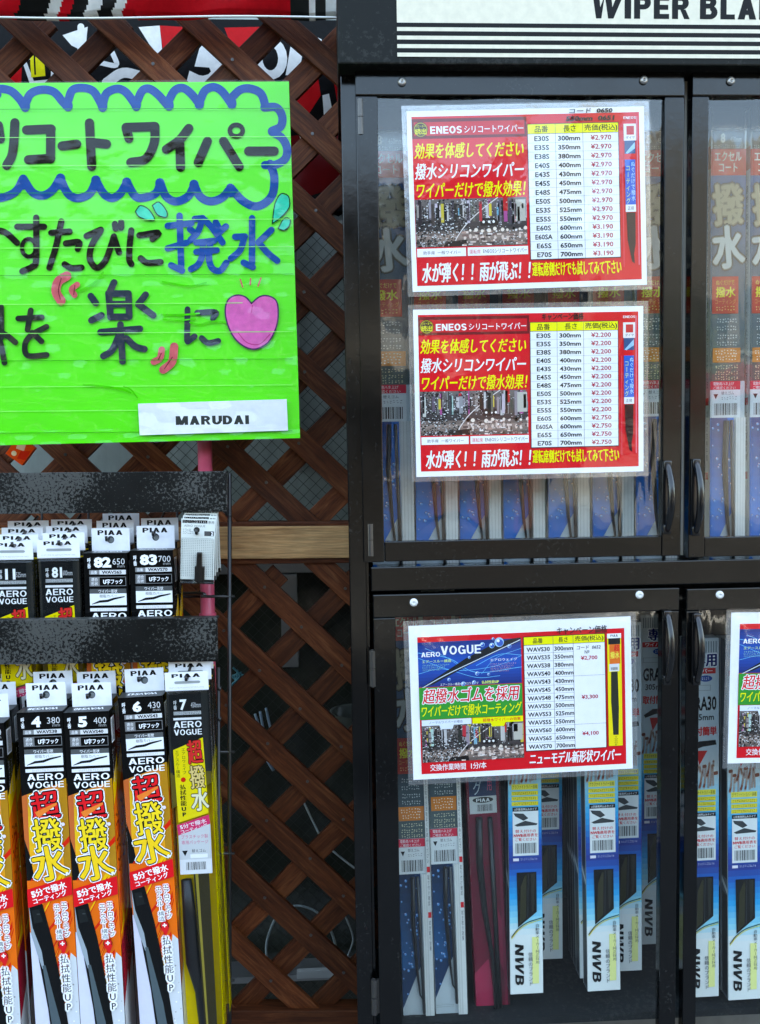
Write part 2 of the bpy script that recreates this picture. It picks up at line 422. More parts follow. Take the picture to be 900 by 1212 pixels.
        for r, c in outline:
            for k in range(8): go(r * math.cos(k * math.pi / 4), r * math.sin(k * math.pi / 4), c); s.k += .35 - (not s.hold) * 1
        if bold and any(ord(q) > 0x2e80 for q in txt):
            u = bold * (y1 - y0) * .85
            k0_ = s.k
            for ox, oy in ((-u, 0), (u, 0), (0, -u * .6), (0, u * .6)): go(ox, oy, col); s.k += .35 - (not s.hold) * 1
            go(0, 0, col)
            if s.hold: s.k = k0_
            return
        go(0, 0, col)
    def vfit(s, txt, x0, y0, x1, y1, col, bold=0, outline=(), lean=0):
        n = len(txt); hh = (y1 - y0) / n
        passes = [(r * math.cos(k * math.pi / 4), r * math.sin(k * math.pi / 4), c) for r, c in outline for k in range(8)]
        if bold: passes += [(-bold * (x1 - x0), 0, col), (bold * (x1 - x0), 0, col)]
        passes.append((0, 0, col))
        h = s.hold; last = None
        for ox, oy, c in passes:
            s.hold = True; s.k += .35
            for i, ch in enumerate(txt):
                v, f, adv = glyph(ch, bold)
                if not v: continue
                if ch == 'ー': v = [(.5 + (b - .38), .38 - (a - .5)) for a, b in v]
                sh = (lean) * i * hh
                o0 = .5 - adv / 2
                s.add([s.P(x0 + (a + o0) * (x1 - x0) + ox + sh, y0 + hh * (i + .88 - b * .98) + oy) for a, b in v], f, c)
        s.hold = h; s.step()
    def scribble(s, x0, y0, x1, y1, col, n, hgt=.55, seed=1):
        """a line of print too small to read: a row of little marks"""
        rnd = random.Random(seed); h = s.hold; s.hold = True; cw = (x1 - x0) / n
        for i in range(n):
            for k in range(2):
                a = x0 + cw * (i + rnd.uniform(.05, .35)); b = a + cw * rnd.uniform(.25, .55)
                ya = y0 + (y1 - y0) * (.5 * k + rnd.uniform(.0, .25)); yb = ya + (y1 - y0) * rnd.uniform(.15, .25)
                s.rect(a, ya, b, yb, col)
        s.hold = h; s.step()
    def barcode(s, x0, y0, x1, y1, seed=3):
        rnd = random.Random(seed); h = s.hold; s.hold = True; x = x0; u = (x1 - x0) / 44
        while x < x1 - u:
            wdt = u * rnd.choice((.8, .8, 1.5, 2.2)); s.rect(x, y0, min(x + wdt, x1), y1, g1(.03)); x += wdt + u * rnd.choice((.7, 1, 1.6))
        s.hold = h; s.step()
    def build(s, name, material, parent=None, loc=(0, 0, 0), rot=(0, 0, 0)):
        me = bpy.data.meshes.new(name); me.from_pydata(s.V, [], s.F); me.update()
        at_ = me.color_attributes.new('ink', 'FLOAT_COLOR', 'CORNER'); buf = []
        for f, c in zip(s.F, s.C): buf += list((*c, 1.0)) * len(f)
        at_.data.foreach_set('color', buf)
        me.materials.append(material)
        o = bpy.data.objects.new(name, me); o.location = loc; o.rotation_euler = rot
        return link(o, parent)
def inked_box(name, x0, x1, y0, y1, z0, z1, col, material, parent=None, bevel=.0006, loc=(0, 0, 0)):
    bm = bmesh.new(); bx(bm, x0, x1, y0, y1, z0, z1, bevel); o = obj(name, bm, material, parent, loc)
    a = o.data.color_attributes.new('ink', 'FLOAT_COLOR', 'CORNER')
    a.data.foreach_set('color', list((*col, 1.0)) * len(a.data)); return o
def place(o, px, py, Y, deg=0, extra=(0, 0)):
    """stand a thing's top-left front corner at its spot on the plane y=Y, turned in that plane"""
    p = at(px, py, Y); o.location = p; o.rotation_euler = (R(extra[0]), R(deg), R(extra[1])); return o
def place_l(o, px, py, Y, lean, extra=(0, 0)):
    """as place(), the turn read from how far the left edge runs sideways per pixel down"""
    a, b = at(px, py, Y), at(px + lean * 300, py + 300, Y)
    return place(o, px, py, Y, -math.degrees(math.atan2(b.x - a.x, a.z - b.z)), extra)

# ================================================================== SETTING
def ground_mat():
    m, nt, p = mat('asphalt', rough=.85); v = coord(nt); n = noise(nt, v, 120, 5); b = noise(nt, v, 1.3, 4)
    col = mix(nt, n, (.018, .018, .018), (.045, .045, .044)); col = mix(nt, ramp(nt, b, [(.4, g1(0)), (.7, g1(1))]), col, (.036, .036, .035))
    nt.links.new(col, p.inputs['Base Color']); bump(nt, n, p, .5, .004); return m
def conc_mat(name, a, b):
    m, nt, p = mat(name, rough=.8); v = coord(nt); n = noise(nt, v, 30, 6); c = noise(nt, v, 2, 4)
    nt.links.new(mix(nt, mixf(nt, n, c), a, b), p.inputs['Base Color']); bump(nt, n, p, .3, .003); return m
def mixf(nt, a, b):
    q = nt.nodes.new('ShaderNodeMath'); q.operation = 'MULTIPLY'; nt.links.new(a, q.inputs[0]); nt.links.new(b, q.inputs[1])
    r = nt.nodes.new('ShaderNodeMath'); r.operation = 'MULTIPLY'; r.inputs[1].default_value = 2; nt.links.new(q.outputs[0], r.inputs[0]); return r.outputs[0]
M['asphalt'] = ground_mat()
M['concrete'] = conc_mat('concrete', (.09, .088, .085), (.17, .165, .16))
M['plaster'] = conc_mat('plaster', (.1, .1, .09), (.2, .19, .17))
M['cream_wall'] = conc_mat('cream_wall', (.15, .15, .145), (.24, .235, .22))
M['dark_wall'] = conc_mat('dark_wall', (.025, .023, .022), (.05, .046, .042))
M['roof_tile'] = conc_mat('roof_tile', (.05, .05, .06), (.12, .12, .13))

bm = bmesh.new(); s = 120
bm.faces.new([bm.verts.new(q) for q in ((-s, -s, 0), (s, -s, 0), (s, s, 0), (-s, s, 0))])
tag(obj('ground', bm, M['asphalt']), kind='structure')
tag(box('pavement', -9, 9, -1.75, .62, -.02, .12, M['concrete'], bevel=.01), kind='structure')
bm = bmesh.new()
for k in range(12):
    x = -16 + k * 3; bx(bm, x, x + 1.5, -5.3, -5.15, .0, .006)
tag(obj('road_marking', bm, mat('road_paint', (.75, .75, .72), .7)[0]), kind='structure')

# the shop wall behind the lattice: plaster with a wired-glass window in two lights
wx0, wx1 = at(-260, 600, .46).x, at(520, 600, .46).x
zt, zm, zb = at(300, -20, .46).z, at(340, 672, .46).z, at(300, 1330, .46).z
sw = empty('shop_wall', (0, .5, 0)); tag(sw, 'grey plaster shop wall behind the lattice and the cabinet', 'wall')
box('wall_side', -7, wx0, 0, .3, 0, 7.6, M['plaster'], sw, 0); box('wall_side', wx1, 7, 0, .3, 0, 7.6, M['plaster'], sw, 0)
box('wall_top', wx0, wx1, 0, .3, zt, 7.6, M['plaster'], sw, 0); box('wall_base', wx0, wx1, 0, .3, 0, zb, M['plaster'], sw, 0)
box('shade_eave', -7, 7, -.7, .3, 7.6, 7.75, M['concrete'], sw, .005)  # out-of-view wall height and overhang, made tall to shade the street front
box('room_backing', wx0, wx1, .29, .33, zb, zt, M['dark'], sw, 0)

def pane_mat(name, c1, c2, rough):
    m, nt, p = mat(name, rough=rough); v = coord(nt); n = noise(nt, v, 5, 5, .6, .4); n2 = noise(nt, coord(nt, (1, 1, .25)), 26, 4)
    nt.links.new(mix(nt, mixf(nt, n, n2), c1, c2), p.inputs['Base Color']); bump(nt, noise(nt, v, 160, 2), p, .25, .001); return m
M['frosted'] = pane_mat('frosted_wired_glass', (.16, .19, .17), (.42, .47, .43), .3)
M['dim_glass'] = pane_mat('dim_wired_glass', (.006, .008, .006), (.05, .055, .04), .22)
win = empty('wired_glass_window', (0, .46, 0)); tag(win, 'wired glass window behind the brown lattice, frosted above and dark below', 'window')
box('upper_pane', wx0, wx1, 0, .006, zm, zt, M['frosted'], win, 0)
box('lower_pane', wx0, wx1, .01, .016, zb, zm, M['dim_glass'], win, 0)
alu = mat('aluminium', (.28, .28, .27), .4, .7)[0]
box('window_frame', wx0, wx1, -.012, .03, zm - .008, zm + .018, alu, win)
def wires(z0, z1, y, xs0, xs1, name):
    bm = bmesh.new(); sp = .022
    n = int((xs1 - xs0 + z1 - z0) / sp)
    for sgn in (1, -1):
        for k in range(-n, n):
            c = k * sp; pts = []          # x = xs0 + c + sgn*(z - z0)
            za, zc = z0, z1; xa, xc = xs0 + c, xs0 + c + sgn * (z1 - z0)
            if max(xa, xc) < xs0 or min(xa, xc) > xs1: continue
            for lim in (xs0, xs1):
                if (xa < lim) != (xc < lim):
                    t = (lim - xa) / (xc - xa); zz = za + (zc - za) * t
                    if (lim == xs0 and xa < lim) or (lim == xs1 and xa > lim): xa, za = lim, zz
                    else: xc, zc = lim, zz
            if zc - za < .01: continue
            v = [bm.verts.new(q) for q in ((xa - .0006, y, za), (xa + .0006, y, za), (xc + .0006, y, zc), (xc - .0006, y, zc))]; bm.faces.new(v)
    tag(obj(name, bm, mat('glass_wire', (.03, .034, .03), .5, .3)[0], win), kind='stuff')
gx0, gx1 = at(200, 600, .46).x, at(470, 600, .46).x
wires(zm + .02, at(300, 180, .46).z, -.0012, gx0, gx1, 'wire_mesh'); wires(zb + .02, zm - .01, .0085, gx0, gx1, 'wire_mesh')
for px in (352, ):   # glazing bars seen through the gaps
    X = at(px, 400, .44).x; box('glazing_bar', X - .004, X + .003, -.01, -.002, at(350, 560, .44).z, at(350, 250, .44).z, alu, win)
Xa, Xb = at(332, 700, .44).x, at(352, 700, .44).x
box('sash_stile', Xa, Xb, -.02, -.002, at(340, 790, .44).z, zm - .01, alu, win)

# ---------------- things between the lattice and the window
def hang(name, label, cat, pxs, Y, r, col, rough=.4, group=None):
    pts = smooth_path([tuple(at(x, y, Y + (dy[0] if dy else 0))) for x, y, *dy in pxs], 8)
    mm = mat(name + '_skin', col, rough)[0]
    return tag(tubeobj(name, pts, r, mm, n=6), label, cat, group)
hang('cable', 'pale cable hanging in a loop low behind the lattice', 'cable', [(318, 1150), (316, 1115), (330, 1082), (352, 1072), (378, 1082), (395, 1110), (400, 1150)], .36, .0022, (.3, .36, .36))
hang('cable', 'thin pale cable slanting down beside the cabinet post', 'cable', [(360, 950), (372, 975), (385, 998), (410, 1020), (440, 1042)], .36, .0018, (.5, .55, .54))
hang('cable', 'grey cable making a wide ring behind the lowest lattice gaps', 'cable', [(405, 1075), (418, 1110), (412, 1135), (425, 1150), (440, 1120)], .38, .0016, (.3, .33, .33))
for i, (a, b, c, d) in enumerate(((302, 845, 330, 905), (308, 842, 326, 900), (315, 838, 334, 892), (300, 862, 324, 912))):
    hang('cable_tie', 'pale plastic strip standing in the dark gap, %s of four' % ('lowest', 'second', 'tallest', 'thickest')[i], 'cable tie', [(a, b), ((a + c) / 2 - 3, (b + d) / 2), (c, d)], .33 + .006 * i, .0022 + .0005 * (i == 3), (.34, .45, .55), .3, 'plastic strips behind the lattice')
for i in range(4):
    hang('plastic_string', 'teal plastic string bunched behind the rack upright, strand %s' % ('nearest the top', 'with the tightest curl', 'longest', 'hanging straightest')[i], 'string', [(276 + 5 * i, 790 + 3 * i), (284 - 3 * i, 800), (274 + 4 * i, 812), (280 + i, 822 + 4 * i)], .30 + .005 * i, .0016, (.1, .36, .42), .3, 'teal strings behind the rack')
bm = bmesh.new(); p = at(418, 842, .36)
prof = [(.0, -.03), (.034, -.03), (.037, .0), (.040, .002), (.035, .0), (.032, -.026), (0, -.026)]
n = 28; rings = [[bm.verts.new((p.x + r * math.cos(2 * math.pi * k / n), p.y + r * math.sin(2 * math.pi * k / n), p.z + z)) for k in range(n)] if r else None for r, z in prof]
rr = [x for x in rings if x]
for A, B in zip(rr, rr[1:]):
    for k in range(n): bm.faces.new((A[k], A[(k + 1) % n], B[(k + 1) % n], B[k]))
tag(obj('bowl', bm, mat('dull_bowl', (.10, .11, .09), .35)[0], smooth=True), 'dull round bowl behind the lattice beside the cabinet post', 'bowl')
sh = empty('ledge', (0, 0, 0)); tag(sh, 'narrow metal ledge crossing behind the bottom of the lattice', 'ledge')
a, b = at(215, 1152, .42), at(450, 1150, .42)
box('ledge_board', a.x, b.x, .40, .45, a.z - .012, a.z, alu, sh)
bm = bmesh.new(); a = at(352, 1155, .40); b = at(398, 1150, .40)
bx(bm, a.x, b.x, .39, .40, a.z, a.z + .014, .001)
tag(obj('paper_strip', bm, mat('grey_card', (.45, .46, .44), .6)[0]), 'pale grey card lying on the ledge behind the lattice', 'card')
a = at(24, 545, .24); c = Canvas([(0, 0), (30, 0), (30, 34), (0, 34)], .045, .05)
c.rect(0, 0, 30, 34, rgb(240, 85, 25)); c.poly([(4, 4), (16, 2), (20, 14), (8, 18)], rgb(255, 190, 150)); c.poly([(16, 16), (28, 8), (30, 24), (18, 30)], rgb(220, 50, 20)); c.disc(10, 26, 4, rgb(255, 210, 160))
st = empty('orange_packet'); tag(st, 'small orange packet lying under the green board', 'packet')
inked_box('wrapper', 0, .045, .0005, .012, -.05, 0, rgb(230, 90, 40), M['print'], st); c.build('print', M['print'], st)
st.location = at(22, 516, .15); st.rotation_euler = (0, R(38), 0); st.scale = (.62, .8, .62)

# ================================================================== LATTICE
YL = .20
lat = empty('lattice_panel', (0, YL, 0))
def slat(parent, a, b, Y, wd, dp, name='slat'):
    """a board whose upper edge runs from a to b (photo marks on plane Y)"""
    A, B = at(*a, Y), at(*b, Y); d = B - A; L = math.hypot(d.x, d.z); ang = math.atan2(d.z, d.x)
    bm = bmesh.new(); bx(bm, 0, L, 0, dp, -wd, 0, .0012)
    for v in bm.verts: v.co.z += .0012 * math.sin(v.co.x * 9 + A.x * 30)
    o = obj(name, bm, M['wood'], parent, (A.x - parent.location.x, Y - parent.location.y, A.z - parent.location.z), (0, -ang, 0)); return o
def run(c, s, x0, x1, y0, y1):
    """clip the line y = c + s x to a rectangle"""
    pts = []
    ya, yb = c + s * x0, c + s * x1
    t0, t1 = x0, x1
    if s > 0: t0, t1 = max(x0, (y0 - c) / s), min(x1, (y1 - c) / s)
    else: t0, t1 = max(x0, (y1 - c) / s), min(x1, (y0 - c) / s)
    return None if t1 - t0 < 12 else ((t0, c + s * t0), (t1, c + s * t1))
tag(lat, 'upper dark brown wooden lattice panel behind the green board', 'lattice')
lat2 = empty('lattice_panel', (0, YL, 0)); tag(lat2, 'lower dark brown wooden lattice panel under the pale batten', 'lattice')
for par, y0, y1, fs, bs in ((lat, 12, 624, [-680, -588, -495, -400, -306, -208, -110, -12, 82, 175, 265, 356, 447, 540], [60, 150, 248, 338, 430, 520, 608, 696, 785, 873, 970, 1063, 1158]),
                            (lat2, 668, 1204, [205, 297, 388, 482, 573, 663, 753, 842, 932, 1022, 1112], [715, 805, 898, 990, 1088, 1182, 1275, 1368, 1460, 1552, 1645])):
    for c_ in fs:
        r_ = run(c_ + (26 if c_ == -306 else 0), .86 if c_ == -306 else .93, -150, 470, y0 - 20, y1)
        if r_: slat(par, r_[0], r_[1], YL, .033, .009)
    for c_ in bs:
        r_ = run(c_, -1.0, -150, 470, y0, y1 + 20)
        if r_: slat(par, r_[0], r_[1], YL + .0095, .033, .009)
def nails(parent, fs, bs, y0, y1):
    bm = bmesh.new()
    for cf_ in fs:
        for cb_ in bs:
            x = (cb_ - cf_) / 1.93; y = cf_ + .93 * x + 17
            if not (-20 < x < 440 and y0 < y < y1): continue
            p = at(x - 3 + 5 * math.sin(cf_ + cb_), y + 4 * math.cos(cf_ * 3), YL) - parent.location
            tube(bm, [(p.x, .0005, p.z), (p.x, -.0009, p.z)], .0024, 8)
    tag(obj('nail_heads', bm, M['hinge'], parent), kind='stuff')
nails(lat, [-208, -110, -12, 82, 175, 265, 356, 447, 540], [248, 338, 430, 520, 608, 696, 785, 873, 970, 1063], 30, 610)
nails(lat2, [297, 388, 482, 573, 663, 753, 842, 932], [898, 990, 1088, 1182, 1275, 1368, 1460, 1552], 680, 1190)
def beam(name, parent, x0, x1, ya, yb, Y, dp, material, y2=None):
    A, B, D = at(x0, ya, Y), at(x1, yb, Y), at(x0, y2, Y); L = math.hypot(B.x - A.x, B.z - A.z)
    bm = bmesh.new(); bx(bm, 0, L, 0, dp, -(A.z - D.z), 0, .002)
    l = parent.location if parent else Vector((0, 0, 0))
    return obj(name, bm, material, parent, (A.x - l.x, Y - l.y, A.z - l.z), (0, -math.atan2(B.z - A.z, B.x - A.x), 0))
beam('bottom_rail', lat, -150, 470, 620, 617, YL - .006, .03, M['wood'], 631)
beam('top_rail', lat2, -150, 470, 665, 658, YL - .006, .03, M['wood'], 673)
beam('bottom_rail', lat2, -150, 470, 1198, 1196, YL - .006, .03, M['wood'], 1222)
beam('base_rail', lat2, -150, 470, 1226, 1224, YL - .006, .03, M['wood'], 1262)
bat = beam('batten', None, -150, 470, 627, 622, YL - .012, .028, M['batten'], 666)
tag(bat, 'pale bare wooden batten crossing between the two lattice panels', 'batten')

# ================================================================== BANNERS
BK, WH, RD = rgb(14, 12, 12), rgb(225, 222, 215), rgb(190, 18, 28)
M['vinyl'] = print_mat('banner_vinyl', .35, 0, .06, .6, .1)
b = empty('banner', at(-120, 20, .29)); tag(b, 'black and red shop banner with white letters behind the lattice', 'banner')
b_w = at(470, 20, .29).x - at(-120, 20, .29).x; b_h = at(0, 20, .29).z - at(0, 250, .29).z
c = Canvas([(-120, 20), (470, 20), (470, 250), (-120, 250)], b_w, b_h)
c.rect(-120, 20, 470, 250, BK)
c.poly([(-120, 60), (20, 70), (10, 110), (-120, 130)], RD)
c.poly([(0, 78), (22, 60), (18, 110), (0, 112)], RD)
c.poly([(20, 66), (62, 56), (60, 98), (30, 100)], WH); c.poly([(26, 70), (56, 62), (54, 92), (34, 94)], BK)
c.poly([(31, 46), (46, 44), (48, 88), (31, 90)], rgb(235, 215, 40)); c.stroke([(36, 52), (36, 86)], 2, BK)
c.poly([(70, 40), (100, 30), (96, 60), (80, 52)], WH)
c.stroke([(92, 30), (92, 60), (108, 52)], 8, WH); c.stroke([(128, 60), (132, 75), (112, 72)], 6, WH)
c.poly([(160, 30), (185, 28), (188, 70), (172, 50)], WH); c.poly([(185, 28), (225, 30), (200, 60), (188, 60)], RD)
c.stroke([(120, 96), (140, 84), (165, 88), (176, 78)], 12, WH)
c.fit('5', 214, 42, 272, 102, WH, .05, .25)
c.poly([(262, 30), (330, 28), (300, 60), (270, 52)], RD)
c.loop(316, 66, 15, 20, 11, WH); c.fit('n', 334, 38, 380, 86, WH, .05, .2)
c.poly([(340, 120), (372, 80), (376, 110), (356, 140)], RD); c.poly([(330, 160), (418, 150), (418, 215), (330, 240)], rgb(120, 14, 20))
c.poly([(378, 110), (386, 108), (392, 140), (380, 146)], WH); c.poly([(346, 150), (356, 160), (364, 170), (352, 168)], WH)
c.poly([(388, 70), (420, 64), (420, 150), (398, 130)], RD)
inked_box('sheet', 0, b_w, .0004, .0016, -b_h, 0, BK, M['vinyl'], b, 0); c.build('print', M['vinyl'], b)
b.rotation_euler = (0, 0, 0)
g = empty('printed_sign', at(330, 222, .30)); tag(g, 'white corner sign with black letters showing through beside the cabinet post', 'sign')
c = Canvas([(0, 0), (150, 0), (150, 45), (0, 45)], .19, .058); c.rect(0, 0, 150, 45, rgb(150, 150, 145)); c.fit('one', 40, 12, 86, 36, BK, .03, .1); c.rect(0, 41, 150, 45, WH)
inked_box('sheet', 0, .19, .0004, .003, -.058, 0, rgb(150, 150, 145), M['vinyl'], g); c.build('print', M['vinyl'], g); g.rotation_euler = (0, R(-6), 0); g.location = at(352, 226, .30)

# rolled red banner across the top: a sagging, curved lower edge
YB = .14
bm = bmesh.new(); nx, nz = 240, 28; V = []
for i in range(nx + 1):
    px = -160 + 590 * i / nx; sag = 21 + 2.0 * math.sin(px / 60) - (3.5 if px < 160 else 0) * max(0, 1 - abs(px - 120) / 90) + .6 * math.sin(px / 11)
    row = []
    for j in range(nz + 1):
        t = j / nz; p = at(px, sag - 3 - (1 - t) * 70, YB)
        p.y += -.010 * math.sin(t * math.pi) + .0035 * math.sin(px / 23 + t * 5) + (.012 if t == 1 else 0)
        row.append(bm.verts.new(p))
    V.append(row)
for i in range(nx):
    for j in range(nz): bm.faces.new((V[i][j], V[i + 1][j], V[i + 1][j + 1], V[i][j + 1]))
bmesh.ops.solidify(bm, geom=bm.faces[:], thickness=.0015)
tb = obj('top_banner', bm, M['vinyl'], smooth=True)
me = tb.data; at_ = me.color_attributes.new('ink', 'FLOAT_COLOR', 'CORNER')
def inv(p):
    v = p - CAM; X, Yd, Z = v.dot(cx), v.dot(cd), v.dot(cf); return W0 / 2 + FPX * X / Z, H0 / 2 + FPX * Yd / Z
for poly in me.polygons:
    ctr = sum((me.vertices[i].co for i in poly.vertices), Vector()) / len(poly.vertices); x, y = inv(ctr); y += 0
    u = x + y * .3
    if x > 385: col = rgb(205, 205, 200)
    elif x > 344: col = rgb(50, 52, 50) if not 366 < x < 374 else WH
    elif x > 172: col = rgb(200, 30, 45)
    elif 105 < u < 122 or 60 < u < 74 or 138 < u < 150: col = WH
    elif 25 < u < 60 or 122 <= u < 138 or 88 < u < 105: col = rgb(40, 40, 38)
    elif u < 0: col = rgb(40, 40, 38)
    else: col = rgb(200, 30, 45)
    for li in poly.loop_indices: at_.data[li].color = (*col, 1)
tag(tb, 'red, black and white vinyl banner rolled across the top of the lattice', 'banner')
hem = tubeobj('hem', [tuple(at(-160 + 590 * i / 40, 20.5 + 1.2 * math.sin((-160 + 590 * i / 40) / 60) , YB - .004)) for i in range(41)], .0016, mat('white_hem', (.75, .75, .73), .5)[0], tb, 6)

# ================================================================== POLE
a, bb = at(241.5, 470, .10), at(257, 1330, .10)
pk = empty('flag_pole', bb); tag(pk, 'pink plastic flag pole standing behind the wiper rack', 'pole')
m_, nt_, p_ = mat('pink_plastic', (.62, .07, .13), .38); n_ = noise(nt_, coord(nt_), 30, 5)
nt_.links.new(mix(nt_, n_, (.42, .035, .08), (.72, .12, .18)), p_.inputs['Base Color'])
tubeobj('shaft', [(0, 0, 0), tuple(a - bb)], .0098, m_, pk, 20)
tubeobj('collar', [tuple((a - bb) * .70), tuple((a - bb) * .715)], .0118, m_, pk, 20)
# ================================================================== CABINET
cab = empty('display_cabinet', (0, 0, 0)); tag(cab, 'tall black steel display cabinet with four glazed doors', 'cabinet')
def X(px, py=640, Y=0): return at(px, py, Y).x
def Z(px, py, Y=0): return at(px, py, Y).z
zTop, zBot = Z(600, -60), Z(600, 1370)
xL, xR = X(414, 640) - .0135, X(1240, 640)
FR = M['frame']
box('left_post', X(403, 100), X(423.5, 100), .002, .03, zBot, Z(420, 79), FR, cab, .0015)
box('side_panel', X(405, 100), X(408, 100), .0305, .34, zBot, Z(420, 79), FR, cab, 0)
box('side_panel', xR, xR + .003, .002, .34, zBot, Z(420, 79), FR, cab, 0)
box('back_panel', X(405, 100), xR, .34, .343, zBot, Z(420, 79), M['inside'], cab, 0)
box('inner_post', X(424, 100) , X(427, 100), .006, .02, zBot, Z(420, 84), FR, cab, 0)
zm0, zm1 = Z(620, 667), Z(620, 695.5)
xm = X(439, 680)
box('middle_rail', xm, xR, -.004, .024, zm1, zm0, FR, cab, .0015)
box('middle_shelf', X(409, 100), xR - .001, .025, .338, zm0 - .022, zm0 - .016, M['inside'], cab, 0)
zsh = Z(600, 1195, .05)
box('bottom_shelf', X(409, 100), xR - .001, .031, .338, zsh - .01, zsh, M['inside'], cab, 0)
box('plinth', X(424, 100), xR, .004, .02, zBot, Z(600, 1255), FR, cab, .001)
# header
YH = -.028
hx0 = at(399.5, 40, YH).x
hd = box('header', hx0, xR, YH, .34, at(600, 76.3, YH).z, zTop, M['header'], cab, .002)
A = at(470.5, 67.5, YH); zt_ = at(600, -55, YH).z; pw = xR - .02 - A.x; ph = zt_ - A.z
c = Canvas([(470.5, -55), (470.5 + pw / 1.042 * 1000, -55), (470.5 + pw / 1.042 * 1000, 67), (470.5, 67)], pw, ph, .00004)
xe = 470.5 + pw / 1.042 * 1000
CR, K = rgb(221, 213, 190), rgb(20, 20, 20)
c.rect(470.5, -55, xe, 67, K)
c.rect(470.5, -55, xe, 27, CR)
for y0, y1 in ((32.2, 36.8), (42.2, 46.8), (52.2, 56.8), (62.2, 66.9)): c.rect(470.5, y0, xe, y1, CR)
c.fit('WIPER', 697, -7, 811, 20.5, K, .095); c.fit('BLADE', 823, -7, 936, 20.5, K, .095)
c.build('header_sign', print_mat('sign_print', .3, 0, .05), cab, (A.x, YH - .0008, zt_))

def handle(door, px, py0, py1, Y=-.012):
    a, b = at(px, py0, Y), at(px, py1, Y); H = a.z - b.z; pts = []; rad = []
    for i in range(15):
        t = i / 14; q = math.sin(math.pi * t) ** .8
        pts.append((0, -.001 - .017 * q, -H * t)); rad.append(.0036 + .0010 * math.sin(math.pi * t))
    bm = bmesh.new(); tube(bm, pts, rad, 10, 1.0)
    for z in (-.004, -H + .004): bx(bm, -.005, .005, -.006, .002, z - .006, z + .006, .0015)
    bx(bm, -.0052, .0052, -.0012, .0005, -H, 0, .0004)
    return obj('handle', bm, M['plastic'], door, (a.x - door.location.x, Y - door.location.y, a.z - door.location.z), smooth=True)
def screw(door, px, py, Y, material):
    a = at(px, py, Y); bm = bmesh.new(); n = 14
    rings = [[bm.verts.new((r * math.cos(2 * math.pi * k / n), y, r * math.sin(2 * math.pi * k / n))) for k in range(n)] for r, y in ((.0052, 0), (.0052, -.0012), (.0038, -.0028), (.0016, -.0032), (.0013, -.0022))]
    for P_, Q_ in zip(rings, rings[1:]):
        for k in range(n): bm.faces.new((P_[k], P_[(k + 1) % n], Q_[(k + 1) % n], Q_[k]))
    bm.faces.new(rings[-1])
    bmesh.ops.recalc_face_normals(bm, faces=bm.faces[:])
    obj('screw', bm, material, door, (a.x - door.location.x, Y - door.location.y, a.z - door.location.z), smooth=True)
def hinge(door, px, py0, py1, Y=-.006):
    a, b = at(px, py0, Y), at(px, py1, Y); bm = bmesh.new(); L = a.z - b.z
    tube(bm, [(0, 0, 0), (0, 0, -L * .49)], .0042, 12); tube(bm, [(0, 0, -L * .51), (0, 0, -L)], .0042, 12)
    tube(bm, [(0, 0, .0015), (0, 0, -L - .0015)], .002, 8); bx(bm, -.001, .008, .001, .0035, -L, 0)
    obj('hinge', bm, M['hinge'], door, (a.x - door.location.x, Y - door.location.y, a.z - door.location.z))
def door(label, x0, x1, y0, y1, sl, sr, rt, rb, ymid, pane, tilt=0):
    """outer edges and member widths as photo marks on the door plane"""
    Y = -.010; xa, xb = X(x0, ymid, Y), X(x1, ymid, Y); za, zb = Z((x0 + x1) / 2, y0, Y), Z((x0 + x1) / 2, y1, Y); k = 1.06e-3
    d = empty('door', (xa, Y, za)); d.parent = cab; d['label'] = label
    W_, H_ = xb - xa, za - zb; sl, sr, rt, rb = sl * k, sr * k, rt * k, rb * k
    bm = bmesh.new()
    bx(bm, 0, W_, .0005, .016, -rt, 0, .0015)
    bx(bm, 0, sl, 0.0015, .016, -H_ + .0, -rt - .0008, .0012); bx(bm, W_ - sr, W_, .0015, .016, -H_, -rt - .0008, .0012)
    bx(bm, sl + .0004, W_ - sr - .0004, .0022, .016, -H_ + .0004, -H_ + rb, .0012)
    obj('door_frame', bm, FR, d)
    bm = bmesh.new(); nx, nz = 16, 20; g_ = [[bm.verts.new((sl + .0005 + (W_ - sl - sr - .001) * i / nx, .0068 + .0012 * math.sin(i * .9 + j * .25 + x0), -rt - .001 - (H_ - rt - rb - .001) * j / nz)) for j in range(nz + 1)] for i in range(nx + 1)]
    for i in range(nx):
        for j in range(nz): bm.faces.new((g_[i][j], g_[i + 1][j], g_[i + 1][j + 1], g_[i][j + 1]))
    obj('pane', bm, pane, d, smooth=True)
    return d
d1 = door('upper left glazed door', 425.5, 808.5, 83, 662, 25, 23, 28.5, 24.5, 372, M['pane'])
d2 = door('upper right glazed door', 818, 1215, 84, 656, 20, 23, 28.5, 24.5, 372, M['pane'])
d3 = door('lower left glazed door', 445.5, 802.5, 700, 1320, 27, 21, 28, 60, 950, M['pane_low'])
d4 = door('lower right glazed door', 811, 1180, 693, 1316, 17, 23, 27, 60, 950, M['pane_low'])
handle(d1, 789, 547, 630); handle(d2, 823, 545, 632); handle(d3, 789, 724, 808); handle(d4, 824, 727, 808)
for px, py in ((476, 97), (762, 95)): screw(d1, px, py, -.0102, M['steel'])
screw(d2, 865, 96, -.0102, M['steel'])
for px, py in ((490, 713), (757, 704)): screw(d3, px, py, -.0102, M['white_cap'])
screw(d4, 852, 704, -.0102, M['white_cap'])
hinge(d1, 426.5, 118, 160); hinge(d1, 438.5, 620, 658); hinge(d3, 441, 770, 812); hinge(d3, 443, 1160, 1200)

box('gap_strip', X(810.5), X(813.5), .012, .014, zm0 + .005, Z(600, 90), mat('cream_strip', (.55, .5, .42), .5)[0], cab, .0005)

